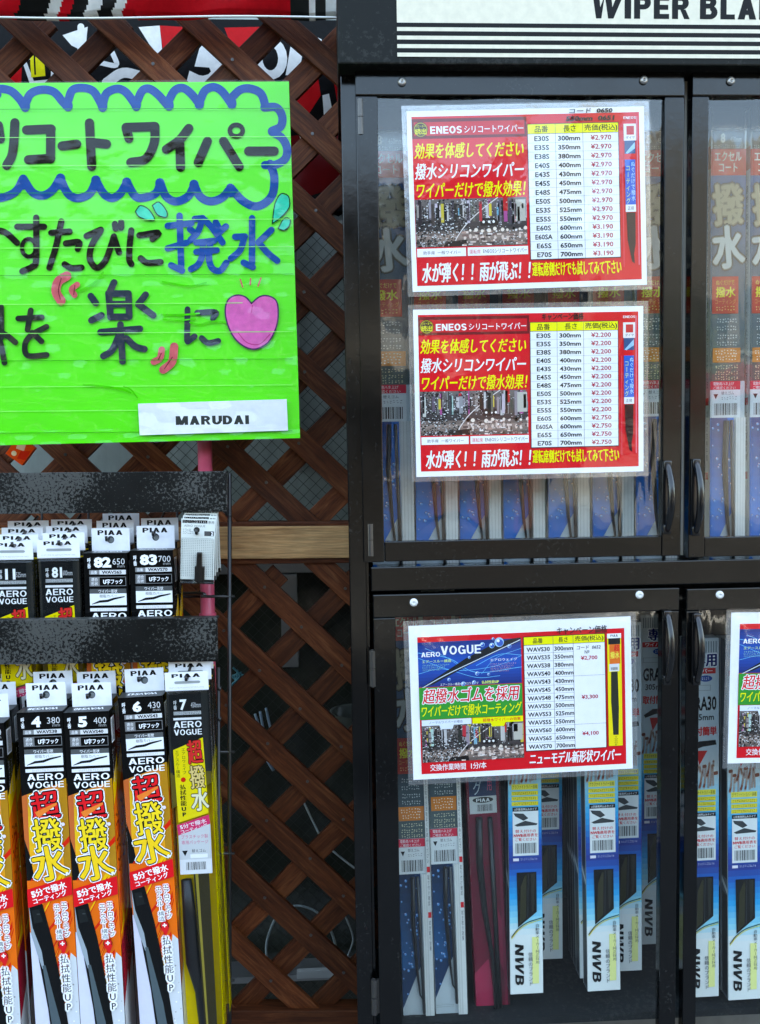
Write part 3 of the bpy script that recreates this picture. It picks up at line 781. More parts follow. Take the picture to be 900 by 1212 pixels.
# ================================================================== POSTERS
YP = -.0065
def photo_print(c, x0, y0, x1, y1, seed):
    """the rainy night street seen through a wet and a wiped windscreen"""
    rnd = random.Random(seed); W_, H_ = x1 - x0, y1 - y0
    c.rect(x0, y0, x1, y1, rgb(88, 82, 80)); c.clipbox_save = c.clipbox
    a = c.P(x0, y0); b = c.P(x1, y1); c.clipbox = (a[0], a[1], b[0], b[1])
    c.cyc = c.k
    X_ = lambda t: x0 + t * W_; Y_ = lambda t: y0 + t * H_
    c.grad(x0, y0, x1, y1, [(0, rgb(120, 112, 108)), (.4, rgb(90, 84, 82)), (.62, rgb(70, 64, 64)), (.8, rgb(150, 132, 122)), (1, rgb(96, 86, 82))], 12)
    for i in range(60):                                    # buildings and signs
        u = rnd.random(); wd = rnd.uniform(.008, .035); t = rnd.uniform(0, .2); bt = rnd.uniform(.35, .58); v = rnd.choice((40, 60, 85, 110, 150, 190))
        col = rgb(v, v - rnd.randint(0, 12), v - rnd.randint(0, 14))
        if rnd.random() < .10: col = rgb(*rnd.choice(((190, 60, 70), (120, 170, 190), (200, 180, 80), (170, 90, 140), (170, 200, 190))))
        c.rect(X_(u), Y_(t), X_(u + wd), Y_(bt), col)
    c.rect(X_(.79), Y_(0), X_(.83), Y_(.28), rgb(190, 50, 50)); c.rect(X_(.66), Y_(.12), X_(.685), Y_(.38), rgb(215, 190, 80))
    c.rect(X_(.9), Y_(.05), X_(.99), Y_(.5), rgb(185, 180, 168))
    for i in range(26): c.rect(X_(rnd.uniform(.88, .98)), Y_(rnd.uniform(.05, .5)), X_(rnd.uniform(.9, 1)), Y_(rnd.uniform(.1, .5)), rgb(*(rnd.randint(90, 225),) * 3))
    for i in range(70):                                    # wet road: broken streaks of light
        u = rnd.uniform(.38, 1); v = rnd.uniform(.66, .98); c.rect(X_(u), Y_(v), X_(u + rnd.uniform(.01, .05)), Y_(v + rnd.uniform(.015, .05)), rgb(*rnd.choice(((225, 200, 188), (176, 146, 134), (130, 104, 98), (84, 70, 70), (236, 222, 214)))))
    for i in range(11):
        u = .44 + .055 * i + rnd.uniform(-.01, .01); c.disc(X_(u), Y_(rnd.uniform(.64, .69)), W_ * rnd.uniform(.010, .02), rgb(238, 218, 200), n=8)
        c.disc(X_(u), Y_(rnd.uniform(.78, .86)), W_ * .012, rgb(214, 190, 176), W_ * .022, n=8)
    c.rect(X_(.0), Y_(.46), X_(.5), Y_(.5), rgb(60, 54, 54)); c.poly([(X_(.58), Y_(.5)), (X_(.6), Y_(.42)), (X_(.72), Y_(.42)), (X_(.74), Y_(.5)), (X_(.74), Y_(.58)), (X_(.58), Y_(.58))], rgb(44, 38, 38))
    for u in (.61, .66, .7): c.disc(X_(u), Y_(.5), W_ * .012, rgb(245, 240, 235), n=8)
    def arc(v): return .34 + .40 * (1 - v) ** 1.6          # wiped boundary
    for i in range(680):                                   # water drops on the unwiped side
        v = rnd.random(); u = rnd.uniform(0, max(.05, arc(v) - .01)); r = W_ * rnd.uniform(.004, .011)
        if rnd.random() < .55: c.disc(X_(u), Y_(v), r, rgb(*(rnd.randint(22, 66),) * 3), r * rnd.uniform(.6, 1), 6)
        else: c.disc(X_(u), Y_(v), r * .8, rgb(*(rnd.randint(165, 245),) * 3), r * .55, 6)
    for i in range(230):
        u, v = rnd.uniform(.4, 1), rnd.uniform(.05, 1); c.disc(X_(u), Y_(v), W_ * rnd.uniform(.003, .008), rgb(*(rnd.choice((40, 60, 150, 200, 235)),) * 3), W_ * .004, 5)
    c.stroke([(X_(arc(v)), Y_(v)) for v in (0, .15, .3, .45, .6, .8, .88)], W_ * .008, rgb(225, 215, 210))
    c.poly([(X_(.28), Y_(.9)), (X_(.45), Y_(.86)), (X_(.46), Y_(1)), (X_(.24), Y_(1))], rgb(40, 34, 34))
    c.k = c.cyc + 18; c.cyc = None; c.clipbox = c.clipbox_save
RED, YEL, WHT, INK, PRC = rgb(222, 22, 42), rgb(250, 240, 30), rgb(250, 250, 250), rgb(35, 34, 34), rgb(176, 40, 66)

def silicone_poster(label, quad, q2, rows, note, seed, fade):
    TL, TR, BR, BL = [(ox, oy) for ox, oy in quad]
    a, b_, d_, e_ = at(*TL, YP), at(*TR, YP), at(*BR, YP), at(*BL, YP)
    w_ = ((b_ - a).length + (d_ - e_).length) / 2; h_ = ((e_ - a).length + (d_ - b_).length) / 2
    p = empty('price_poster', a, (0, -math.atan2((b_ - a).z, (b_ - a).x) * .5 - math.atan2((a - e_).x * -1, (a - e_).z) * .5, 0))
    c = Canvas(q2, w_, h_, .000012)
    x0, y0 = q2[0]; x1, y1 = q2[2]
    c.rect(148, 48 + 18, 815, 540, RED) if False else None
    inked_box('paper', 0, w_, .0002, .0005, -h_, 0, WHT, M['print_paper'], p, 0)
    return p, c, w_, h_

def finish_poster(p, c, w_, h_, margin, label, seed):
    c.build('print', M['print_paper'], p)
    tag(p, label, 'poster', 'laminated price posters')
    bm = bmesh.new(); nx, nz = 22, 16; rnd = random.Random(seed); ph = [rnd.uniform(0, 6) for _ in range(4)]
    g_ = [[bm.verts.new((-margin + (w_ + 2 * margin) * i / nx, -(c.k * c.eps + .0026) - .0013 * math.sin(i * .33 + ph[0]) * math.sin(j * .3 + ph[1]) - .0004 * math.sin(i * .9 + j * .5 + ph[2]), margin - (h_ + 2 * margin) * j / nz)) for j in range(nz + 1)] for i in range(nx + 1)]
    for i in range(nx):
        for j in range(nz): bm.faces.new((g_[i][j], g_[i + 1][j], g_[i + 1][j + 1], g_[i][j + 1]))
    obj('laminate', bm, M['film'], p, smooth=True)
    bm = bmesh.new()
    for a0, a1, b0, b1 in ((-margin, w_ + margin, 0.0003, margin), (-margin, w_ + margin, -h_ - margin, -h_ - .0003), (-margin, -.0003, -h_, 0), (w_ + .0003, w_ + margin, -h_, 0)):
        bx(bm, a0, a1, 0.0001, .0006, b0, b1)
    obj('laminate_margin', bm, M['film_edge'], p)

def eneos(label, quad, q2, off, price1, price2, note, seed, badge_y):
    """off(x, y): moves the marks of the second poster's drawing onto each poster"""
    p, c, w_, h_ = silicone_poster(label, quad, q2, None, None, seed, None)
    T = off
    def rect(x0, y0, x1, y1, col): c.rect(*T(x0, y0), *T(x1, y1), col)
    def fit(t, x0, y0, x1, y1, col, **k): c.fit(t, *T(x0, y0), *T(x1, y1), col, **k)
    rect(160, 78, 812, 540, RED)
    rect(160, 84, 487, 138, rgb(120, 14, 26)); rect(166, 93, 481, 130, rgb(205, 24, 42))
    c.disc(*T(185, 113), 21, rgb(60, 40, 22)); c.loop(*T(185, 113), 18, 18, 2, rgb(190, 170, 40))
    fit('リピーター', 171, 100, 199, 107, YEL); fit('続出', 169, 110, 201, 126, YEL, bold=.02)
    fit('ENEOS', 212, 105, 302, 125, WHT, bold=.06); fit('シリコートワイパー', 309, 105, 478, 124, WHT, bold=.015)
    fit('効果を体感してください', 165, 150, 476, 192, YEL, bold=.022, skew=.22)
    fit('撥水シリコンワイパー', 165, 205, 476, 248, WHT, bold=.022, skew=.22)
    fit('ワイパーだけで撥水効果！', 168, 257, 480, 300, YEL, bold=.02, skew=.22)
    photo_print(c, *T(161, 303), *T(481, 434), seed)
    rect(163, 438, 303, 461, WHT); rect(308, 438, 482, 461, WHT)
    fit('助手席　一般ワイパー', 180, 445, 288, 455, INK); fit('運転席', 313, 444, 345, 456, RED); fit('ENEOSシリコートワイパー', 352, 443, 479, 455, INK)
    fit('水が弾く！！雨が飛ぶ！！', 175, 478, 488, 532, WHT, bold=.025, skew=.18)
    fit('運転席側だけでも試してみて下さい', 493, 484, 752, 523, YEL, bold=.02)
    rect(488, 104, 752, 478, rgb(90, 60, 60)); rect(490, 106, 750, 131, YEL); rect(490, 132.5, 750, 476, rgb(244, 246, 246))
    for x in (569, 648): rect(x - .5, 106, x + .5, 476, rgb(90, 90, 90))
    fit('品番', 510, 110, 548, 128, INK, bold=.015); fit('長さ', 592, 110, 628, 128, INK, bold=.015); fit('売価(税込)', 653, 109, 748, 129, INK, bold=.015)
    codes = 'E30S E35S E38S E40S E43S E45S E48S E50S E53S E55S E60S E60SA E65S E70S'.split()
    mm = '300 350 380 400 430 450 475 500 525 550 600 600 650 700'.split(); H_ = 343.5 / 14
    c.hold = True
    for i in range(14):
        y = 132.5 + H_ * i; rect(490, y + H_ - .6, 750, y + H_, rgb(150, 150, 150))
        xw = 4 if len(codes[i]) > 4 else 0
        fit(codes[i], 508 - xw, y + 5.5, 550 + xw, y + H_ - 5, rgb(44, 44, 46), bold=.022)
        fit(mm[i] + 'mm', 576, y + 6, 640, y + H_ - 5, INK, bold=.03)
        fit('¥' + (price1 if i < 10 else price2), 670, y + 5.5, 730, y + H_ - 5, PRC, bold=.018)
    c.hold = False; c.step()
    # little picture of the pack
    fit('ENEOS', 766, 90, 802, 97, WHT, bold=.03); rect(766, 110, 802, 156, rgb(235, 225, 225)); rect(774, 116, 796, 140, rgb(200, 40, 50)); fit('ダイヤ', 772, 143, 798, 152, INK)
    rect(768, 156, 799, 192, rgb(60, 90, 130)); c.poly([T(770, 190), T(798, 160), T(798, 178), T(776, 192)], rgb(150, 190, 220))
    rect(766, 192, 802, 208, RED); rect(768, 208, 798, 332, rgb(30, 100, 190)); c.vfit('ぬぐだけで撥水', *T(785, 212), *T(797, 322), rgb(190, 235, 240)); c.vfit('コーティング', *T(770, 222), *T(783, 330), rgb(210, 230, 120))
    rect(768, 332, 798, 352, rgb(230, 235, 240)); fit('正規', 774, 337, 792, 347, INK)
    rect(759, 208, 762, 505, rgb(232, 70, 90)); rect(803, 90, 806, 500, rgb(240, 120, 140))
    c.poly([T(770, 354), T(796, 354), T(795, 440), T(790, 470), T(792, 496), T(784, 490), T(772, 430)], rgb(58, 26, 30))
    for a_ in note: c.fit(a_[0], *T(a_[1], a_[2]), *T(a_[3], a_[4]), rgb(20, 18, 20), skew=.1, bold=.03)
    finish_poster(p, c, w_, h_, .006, label, seed)
    return p
Q2 = [(157, 74), (817, 63), (823, 540), (165, 556)]      # paper of the middle poster in its own close-up
def ident(x, y): return (x, y)
# both silicone posters are the same print; its straight layout is drawn once in a plain frame
PF = [(146, 62), (827, 62), (827, 556), (146, 556)]
eneos('upper red price poster, two handwritten lines at its top, higher prices in red', [(481, 131.5), (764.5, 127.5), (765.5, 341.5), (490, 343)], PF, ident, '2.970', '3.190',
      [('コード　0650', 610, 66, 735, 78), ('550mm　0651', 600, 86, 740, 99)], 11, 0)
eneos('lower red price poster, handwritten campaign note, prices 2,200 and 2,750 yen', [(489, 366.5), (761, 360.5), (761.5, 557), (492, 564)], PF, ident, '2.200', '2.750',
      [('キャンペーン価格', 525, 79, 648, 99)], 23, 0)

def vogue(label, quad, seed):
    PF = [(133, 250), (795, 250), (795, 706), (133, 706)]
    p, c, w_, h_ = silicone_poster(label, quad, PF, None, None, seed, None)
    c.rect(158, 284, 775, 690, RED)
    c.rect(158, 300, 465, 432, rgb(24, 60, 140))
    c.grad(158, 300, 465, 432, [(0, rgb(30, 58, 120)), (.5, rgb(24, 92, 178)), (1, rgb(34, 56, 120))], 14)
    for k, (pts, w2) in enumerate(((((158, 330), (250, 350), (330, 395), (465, 385)), 1.6), (((158, 345), (260, 385), (380, 380), (465, 352)), 1.2), (((158, 392), (230, 380), (330, 410), (400, 408)), 1.2), (((180, 318), (240, 345), (300, 390)), 1.0), (((330, 375), (400, 345), (465, 350)), 1.4), (((345, 400), (390, 355), (465, 330)), 1.0))):
        c.stroke([(x, y) for x, y in pts], w2, rgb(110, 190, 240))
    c.poly([(166, 432), (300, 352), (380, 315), (440, 300), (464, 298), (464, 308), (400, 334), (310, 372), (200, 425)], rgb(34, 40, 44))
    c.stroke([(164, 436), (240, 398), (330, 360), (462, 305)], 2.4, rgb(205, 215, 225))
    rnd = random.Random(5)
    for x, y, r in ((400, 309, 14), (378, 318, 8), (350, 314, 7), (430, 322, 6), (310, 350, 4), (332, 398, 6), (290, 427, 7), (322, 424, 6), (366, 402, 4), (248, 412, 5), (318, 335, 2), (326, 336, 2), (382, 298, 4)):
        c.disc(x, y, r, rgb(160, 200, 235)); c.disc(x + r * .15, y + r * .15, r * .72, rgb(50, 100, 180)); c.disc(x - r * .2, y - r * .3, r * .32, WHT)
    c.fit('AERO', 168, 329, 224, 343, WHT, bold=.04); c.fit('VOGUE', 226, 313, 345, 339, WHT, bold=.05)
    c.fit('エアースルー構造', 170, 352, 256, 361, rgb(210, 240, 150), bold=.02); c.fit('エアロウェイブ', 372, 356, 452, 364, WHT, bold=.02)
    for i in range(3): c.scribble(170, 365 + i * 7, 252 - 14 * i, 370 + i * 7, rgb(160, 215, 170), 14, seed=i)
    for i in range(4): c.scribble(372, 370 + i * 7, 450 - 8 * i, 375 + i * 7, rgb(225, 170, 140), 14, seed=i + 9)
    c.fit('エアースルー構造×エアロウェイブ', 222, 422, 335, 430, WHT); c.fit('払拭性能UP', 345, 420, 396, 429, rgb(230, 245, 120), bold=.03)
    c.rect(158, 433, 465, 528, rgb(52, 150, 62))
    c.fit('超撥水ゴムを採用', 168, 437, 456, 481, rgb(225, 40, 50), bold=.02, skew=.18, outline=((3, WHT),))
    c.fit('ワイパーだけで撥水コーティング', 164, 487, 462, 520, YEL, bold=.015, skew=.18)
    photo_print(c, 162, 545, 466, 655, seed + 1)
    c.rect(163, 529, 311, 546, rgb(225, 235, 250)); c.poly([(215, 546), (258, 546), (254, 558), (219, 558)], rgb(225, 235, 250)); c.fit('ノーマルワイパーの場合', 185, 533, 285, 541, rgb(60, 70, 100))
    c.rect(314, 529, 465, 546, YEL); c.poly([(368, 546), (412, 546), (408, 557), (372, 557)], YEL); c.fit('超撥水ワイパーの効果', 345, 532, 458, 542, RED, bold=.02)
    c.fit('交換作業時間　1分/本', 184, 661, 352, 681, WHT, bold=.012)
    c.fit('ニューモデル新形状ワイパー', 482, 642, 758, 678, WHT, bold=.028, skew=.2)
    c.rect(471, 296, 716, 637, rgb(60, 50, 50)); c.rect(473, 298, 714, 321, YEL); c.rect(473, 322.5, 714, 635.5, rgb(246, 248, 250))
    for x in (560, 620): c.rect(x - .6, 298, x + .6, 635, rgb(90, 90, 90))
    c.fit('品番', 500, 302, 529, 317, INK, bold=.02); c.fit('長さ', 576, 302, 604, 317, INK, bold=.02); c.fit('売価(税込)', 625, 301, 711, 318, INK, bold=.015)
    nums = '30 35 38 40 43 45 48 50 53 55 60 65 70'.split(); mm = '300 350 380 400 430 450 475 500 525 550 600 650 700'.split(); H_ = 313 / 13
    c.hold = True
    for i in range(13):
        y = 322.5 + H_ * i; c.rect(473, y + H_ - .7, 620 if i not in (3, 9) else 714, y + H_, rgb(110, 110, 110))
        c.fit('WAVS' + nums[i], 480, y + 6, 550, y + H_ - 5, INK, bold=.024); c.fit(mm[i] + 'mm', 563, y + 6, 619, y + H_ - 5, INK, bold=.024)
    c.hold = False; c.step()
    for t, y in (('¥2,700', 367), ('¥3,300', 483), ('¥4,100', 592)): c.fit(t, 642, y - 7, 692, y + 7, PRC, bold=.024)
    c.fit('コード　0652', 630, 330, 702, 341, INK, skew=.15, bold=.01); c.fit('№', 654, 344, 668, 354, INK)
    c.rect(722, 300, 764, 633, rgb(250, 220, 40)); c.rect(722, 298, 764, 312, WHT); c.fit('PIAA', 732, 301, 754, 308, INK, bold=.04); c.rect(725, 312, 761, 330, rgb(40, 38, 40)); c.rect(728, 330, 760, 388, rgb(236, 120, 50)); c.rect(727, 388, 757, 410, rgb(220, 222, 222))
    c.fit('超', 742, 332, 759, 350, RED, bold=.03); c.fit('撥水', 731, 352, 758, 372, rgb(250, 225, 90), bold=.03); c.barcode(732, 398, 752, 406)
    c.poly([(732, 411), (752, 411), (754, 520), (752, 600), (736, 600), (731, 500)], rgb(52, 56, 44)); c.vfit('VOGUE', 738, 603, 750, 632, INK)
    c.fit('キャンペーン価格', 572, 272, 722, 294, INK, bold=.018, skew=.05)
    inked = finish_poster(p, c, w_, h_, .0065, label, seed)
    return p
vogue('white-edged red, blue and green wiper poster on the lower left door', [(483.5, 741), (746.5, 730), (750, 911), (490, 922.5)], 31)
vogue('partly cut off wiper poster on the lower right door, right beside the frame edge', [(866, 725), (1129, 715), (1131, 893), (857, 902)], 31)
# ================================================================== GREEN BOARD
def S(pts, ox, oy, k): return [(ox + x / k, oy + y / k) for x, y in pts]
YG = .055
ga, gb, gc, gd = (-90, 98.5), (339, 97.5), (354, 521), (-69, 527.5)
g = empty('hand_lettered_board', at(*ga, YG)); tag(g, 'bright green hand-lettered board with blue cloud border and pink heart', 'sign board')
a, b_, c_, d_ = (at(*q, YG) for q in (ga, gb, gc, gd)); gw = ((b_ - a).length + (c_ - d_).length) / 2; gh = ((d_ - a).length + (c_ - b_).length) / 2
g.rotation_euler = (0, -math.atan2((b_ - a).z, (b_ - a).x) * .6 - .4 * math.atan2((c_ - b_).x, (b_ - c_).z), 0)
GREEN = rgb(70, 232, 10)
m_, nt_, p_ = mat('green_card', GREEN, .4)
v_ = coord(nt_); nt_.links.new(mix(nt_, noise(nt_, v_, 5, 4), rgb(70, 218, 6), rgb(90, 228, 14)), p_.inputs['Base Color'])
box('board', 0, gw, .0003, .006, -gh, 0, m_, g, .0004)
c = Canvas([ga, gb, gc, gd], gw, gh, .00002)
BL, BLK, GRY, PNK, TEAL = rgb(0, 84, 150), rgb(22, 20, 12), rgb(56, 66, 78), rgb(222, 108, 168), rgb(40, 205, 165)
s1 = lambda *p: S(p, 0, 90, 5); s2 = lambda *p: S(p, 170, 90, 5); s3 = lambda *p: S(p, 0, 310, 5); s4 = lambda *p: S(p, 170, 310, 4.737)
for q in (s1((-240, 165), (-190, 90), (-110, 75), (-20, 110)), s1((-90, 150), (-30, 82), (50, 85), (105, 130), (143, 188)), s1((143, 165), (175, 105), (240, 82), (310, 95), (360, 150), (393, 185)), s1((393, 150), (420, 85), (480, 72), (540, 90), (580, 150), (597, 190)),
          s1((597, 170), (620, 105), (680, 78), (730, 95), (775, 150), (795, 185)), s2((-50, 150), (-20, 90), (20, 78), (70, 110), (133, 180)), s2((130, 160), (170, 90), (220, 75), (270, 110), (318, 170)),
          s2((320, 150), (350, 90), (400, 70), (450, 95), (505, 168)), s2((508, 130), (560, 85), (620, 80), (680, 110), (708, 185)), s2((700, 190), (770, 190), (805, 240), (798, 300), (745, 328)),
          s2((745, 332), (805, 370), (835, 430), (825, 490), (770, 525), (705, 528)), s2((735, 520), (760, 600), (750, 700), (700, 755), (640, 770), (570, 735), (500, 660)), s2((500, 665), (450, 720), (380, 740), (320, 710), (285, 640)),
          s2((285, 650), (250, 710), (180, 740), (120, 710), (85, 630)), s2((85, 640), (60, 690), (0, 715), (-60, 710), (-110, 630)), s1((740, 625), (700, 690), (650, 718), (600, 690), (555, 612)),
          s1((555, 620), (520, 690), (450, 718), (390, 690), (345, 600)), s1((345, 600), (300, 670), (240, 702), (180, 680), (128, 602)), s1((128, 602), (90, 670), (30, 705), (-60, 715), (-160, 660))):
    c.stroke(q, 9.8, BL)
for q in (s1((143, 172), (143, 185)), s1((393, 170), (394, 182)), s1((597, 172), (597, 186)), s1((795, 165), (795, 180)), s2((135, 160), (138, 180)), s2((318, 160), (316, 174)), s2((505, 150), (508, 172)), s1((128, 640), (128, 608)), s1((345, 640), (348, 600)), s1((556, 650), (556, 612)), s1((740, 660), (738, 625)), s2((85, 660), (84, 630)), s2((285, 665), (285, 640)), s2((502, 690), (505, 668))):
    c.stroke(q, 11, BL)
for q in (s1((82, 275), (74, 400), (62, 470), (32, 525)), s1((-15, 290), (-3, 370)), s1((150, 318), (295, 312)), s1((292, 315), (290, 488)), s1((160, 492), (292, 484)), s1((358, 412), (445, 402)), s1((520, 278), (532, 533)), s1((540, 393), (620, 402)),
          s1((752, 370), (735, 308)), s1((735, 305), (905, 300)), s2((55, 300), (50, 400), (0, 490), (-88, 510)), s2((255, 312), (200, 380), (122, 435)), s2((202, 400), (206, 540)), s2((365, 388), (310, 513)), s2((460, 388), (553, 538)), s2((608, 447), (760, 447))):
    c.stroke(q, 10.8, BLK)
c.loop(*s2((535, 326))[0], 7.6, 6.8, 5.4, BLK)
for q in (s1((-60, 900), (20, 918), (90, 980)), s1((92, 885), (250, 886)), s1((204, 832), (202, 1080), (180, 1120), (120, 1148)), s1((292, 922), (400, 915)), s1((352, 855), (320, 1000), (280, 1128)), s1((378, 985), (455, 978), (448, 1018)),
          s1((370, 1108), (410, 1130), (470, 1128)), s1((500, 942), (585, 905)), s1((585, 908), (530, 1000), (520, 1080), (560, 1130), (610, 1090), (645, 1000), (662, 945)), s1((662, 950), (692, 1040)), s1((668, 872), (672, 900)), s1((705, 862), (705, 895)),
          s1((765, 910), (755, 1000), (752, 1080), (765, 1110)), s1((812, 940), (925, 925), (890, 962)), s1((820, 1075), (860, 1102), (938, 1098))):
    c.stroke(q, 7.4, BLK)
c.loop(*s1((160, 1010))[0], 8.2, 10.5, 5, BLK)
for q in (s2((130, 885), (270, 870)), s2((200, 825), (210, 1125)), s2((215, 1150), (150, 1118)), s2((130, 1018), (242, 985)), s2((262, 905), (292, 930)), s2((290, 845), (338, 840)), s2((333, 848), (310, 920), (265, 970)), s2((350, 852), (395, 900), (455, 985)), s2((415, 865), (440, 915)),
          s2((475, 890), (430, 930)), s2((300, 985), (405, 975)), s2((300, 1040), (420, 1030)), s2((338, 990), (335, 1060), (310, 1115), (268, 1142)), s2((382, 990), (375, 1080), (395, 1138), (440, 1152), (478, 1105)), s2((630, 842), (630, 1110)), s2((635, 1132), (580, 1105)), s2((530, 952), (588, 950)),
          s2((585, 952), (560, 1030), (505, 1080)), s2((745, 912), (668, 985)), s2((668, 985), (720, 1045), (780, 1095))):
    c.stroke(q, 7.6, BL)
for q in (s2((750, 875), (765, 760), (800, 700), (845, 715), (850, 780), (800, 840)), s2((785, 905), (820, 845), (855, 850), (850, 890), (820, 915)), s2((40, 765), (80, 745), (125, 800), (122, 835), (70, 820)), s1((790, 800), (820, 765), (870, 790), (905, 850), (860, 850), (810, 830))):
    c.poly(q, TEAL); c.stroke([(x, y) for x, y, *_ in [*q, q[0]]], 1.3, rgb(10, 70, 60), 3)
for q in (s3((-5, 260), (-5, 440)), s3((-30, 400), (30, 430), (78, 470)), s3((-10, 470), (12, 590)), s3((95, 328), (235, 322)), s3((170, 280), (150, 395)), s3((262, 378), (175, 425), (135, 480), (150, 548), (262, 545)), s3((178, 412), (232, 465))):
    c.stroke(q, 6.8, rgb(48, 56, 50))
for q in (s3((663, 118), (638, 172)), s3((630, 182), (642, 325)), s3((634, 184), (748, 184)), s3((748, 186), (752, 320)), s3((640, 247), (750, 247)), s3((642, 322), (752, 322)), s3((525, 198), (555, 240)), s3((588, 312), (528, 342)), s3((850, 192), (808, 245)), s3((806, 248), (895, 315)),
          s3((582, 412), (815, 394)), s3((700, 368), (712, 588)), s3((692, 432), (650, 520), (598, 555)), s3((735, 450), (790, 500), (842, 515))):
    c.stroke(q, 8, GRY)
for q in (s4((235, 265), (232, 440)), s4((236, 448), (275, 418)), s4((290, 285), (392, 283), (378, 318)), s4((315, 428), (350, 455), (408, 445))): c.stroke(q, 7, GRY)
BR_ = rgb(205, 100, 105)
for q, k in ((s3((385, 78), (335, 110), (320, 170), (350, 225)), 11), (s3((445, 130), (412, 158), (430, 192)), 7), (s4((90, 492), (80, 540), (45, 560)), 8), (s4((160, 475), (148, 560), (98, 605)), 10)): c.stroke(q, k, BR_)
for q in (s3((352, 92), (335, 160), (345, 215)), s3((432, 135), (425, 190)), s4((150, 535), (105, 600)), s4((70, 550), (88, 512))): c.stroke(q, 1, rgb(110, 40, 50))
hp = s4((595, 235), (560, 198), (510, 188), (465, 212), (447, 270), (460, 350), (500, 430), (560, 480), (620, 492), (690, 455), (735, 370), (746, 290), (735, 222), (690, 193), (640, 198))
hc = (sum(p[0] for p in hp) / 15, sum(p[1] for p in hp) / 15); c.hold = True
for i in range(15): c.poly([hc, hp[i - 1], hp[i]], PNK)
c.hold = False; c.step(); c.stroke(hp + [hp[0]], 1.8, rgb(84, 60, 96), 4)
c.stroke(s4((520, 400), (570, 455), (640, 465), (700, 410)), 1.2, rgb(190, 70, 130)); c.stroke(s4((600, 245), (596, 285)), 1, rgb(190, 70, 130))
for q in (s4((532, 100), (545, 142)), s4((590, 95), (588, 130)), s4((648, 92), (632, 138))): c.stroke(q, 1.7, BR_)
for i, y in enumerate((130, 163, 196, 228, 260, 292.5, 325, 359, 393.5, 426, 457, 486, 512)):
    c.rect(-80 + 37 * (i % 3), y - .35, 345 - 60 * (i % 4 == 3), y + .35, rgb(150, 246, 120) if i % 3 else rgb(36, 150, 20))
for q, w_ in ((s3((600, 60), (560, 110), (500, 150), (450, 170)), 2.6), (s3((480, 725), (600, 735), (700, 750), (760, 775)), 2.0), (s3((720, 738), (760, 755), (800, 805)), 1.6), (s4((95, 110), (180, 125), (250, 135), (340, 118)), 1.8), (s4((90, 295), (200, 297), (300, 290)), 2.2), (s4((250, 340), (300, 352), (380, 335), (450, 340)), 1.8), (s4((100, 322), (180, 328), (280, 320)), 1.6)):
    c.stroke(q, w_, rgb(70, 205, 30))
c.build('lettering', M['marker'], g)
lb = Canvas([(164, 478.5), (345, 475), (345, 514), (165, 517.5)], .193, .041); lb.rect(163, 474, 346, 518, rgb(222, 226, 228)); lb.fit('MARUDAI', 209, 494.5, 298, 505.5, rgb(62, 66, 62), .11)
inked_box('sticker', 0, .193, .0002, .0004, -.041, 0, rgb(222, 226, 228), M['print'], g, 0, tuple(g.matrix_world.inverted() @ at(164, 478, YG)) if False else (0, 0, 0))
stk = g.children[-1]
def loc_in(root, px, py, Y):
    v = at(px, py, Y) - root.location; th = root.rotation_euler[1]; return Vector((v.x * math.cos(th) - v.z * math.sin(th), v.y, v.x * math.sin(th) + v.z * math.cos(th)))
q = loc_in(g, 164.5, 478, YG); stk.location = (q.x, -.0042, q.z); stk.rotation_euler = (0, R(-.5), 0)
lb.build('sticker_print', M['print'], stk)
# clear packing tape laid over the board in overlapping runs
rnd = random.Random(4); y = 0; k = 0
while y < gh - .004:
    hgt = min(.0372, gh - y + .001); bm = bmesh.new(); nx, nz = 60, 5; ph = rnd.uniform(0, 9); tl = rnd.uniform(-.0012, .0012); wr = .00035 + .0008 * (k > 5)
    g_ = [[bm.verts.new((gw * i / nx, -.0050 - .0002 * (k % 2) + tl * (j / nz - .5) + wr * math.sin(i * .7 + ph) * math.sin(j * 1.3 + ph * 2) + .0012 * math.sin(i * .11 + k * .3), -y - hgt * j / nz)) for j in range(nz + 1)] for i in range(nx + 1)]
    for i in range(nx):
        for j in range(nz): bm.faces.new((g_[i][j], g_[i + 1][j], g_[i + 1][j + 1], g_[i][j + 1]))
    obj('tape_strip', bm, M['tape'], g, smooth=True)
    y += hgt - .0006; k += 1

# ================================================================== WIPER RACK
rack = empty('wire_rack', (0, 0, 0)); tag(rack, 'black wire display rack with two scuffed flat steel rails', 'rack')
def rail(x0, x1, y0a, y0b, y1, Y):
    A, B, D = at(x0, y0a, Y), at(x1, y0b, Y), at(x0, y1, Y); L = math.hypot(B.x - A.x, B.z - A.z)
    bm = bmesh.new(); bx(bm, 0, L, 0, .0025, -(A.z - D.z), 0, .0008)
    bx(bm, 0, L, .003, .016, -.0025, -.0003, .0006)
    return obj('rail', bm, M['rail'], rack, tuple(A), (0, -math.atan2(B.z - A.z, B.x - A.x), 0))
rail(-150, 268.5, 561, 557.5, 610, .030); rail(-150, 257.5, 736, 731, 789, -.012)
W_ = M['wire']
def wire(pts, r=.0022): tubeobj('wire', [tuple(at(*p)) for p in pts], r, W_, rack, 8)
wire([(272, 560, .045), (272, 1330, .045)], .0027); wire([(266, 604, .03), (268, 606, .045), (272, 612, .045)], .003)
for y in (706, 890, 1010, 1160): wire([(238, y, .04), (278, y, .045)], .0019)
for y in (706, 1000): wire([(-150, y, .115), (272, y, .115)], .0019)
wire([(259, 790, .02), (259, 1330, .02)], .0022)
for y in (815, 851): wire([(258, y, .02), (262, y, .02)], .003)
for x in (-60, 20, 75, 130, 180): wire([(x + 30, 570, .12), (x + 30, 1330, .12)], .0017)
wire([(204, 702, .12), (240, 702, .06), (243, 704, .02)], .002)

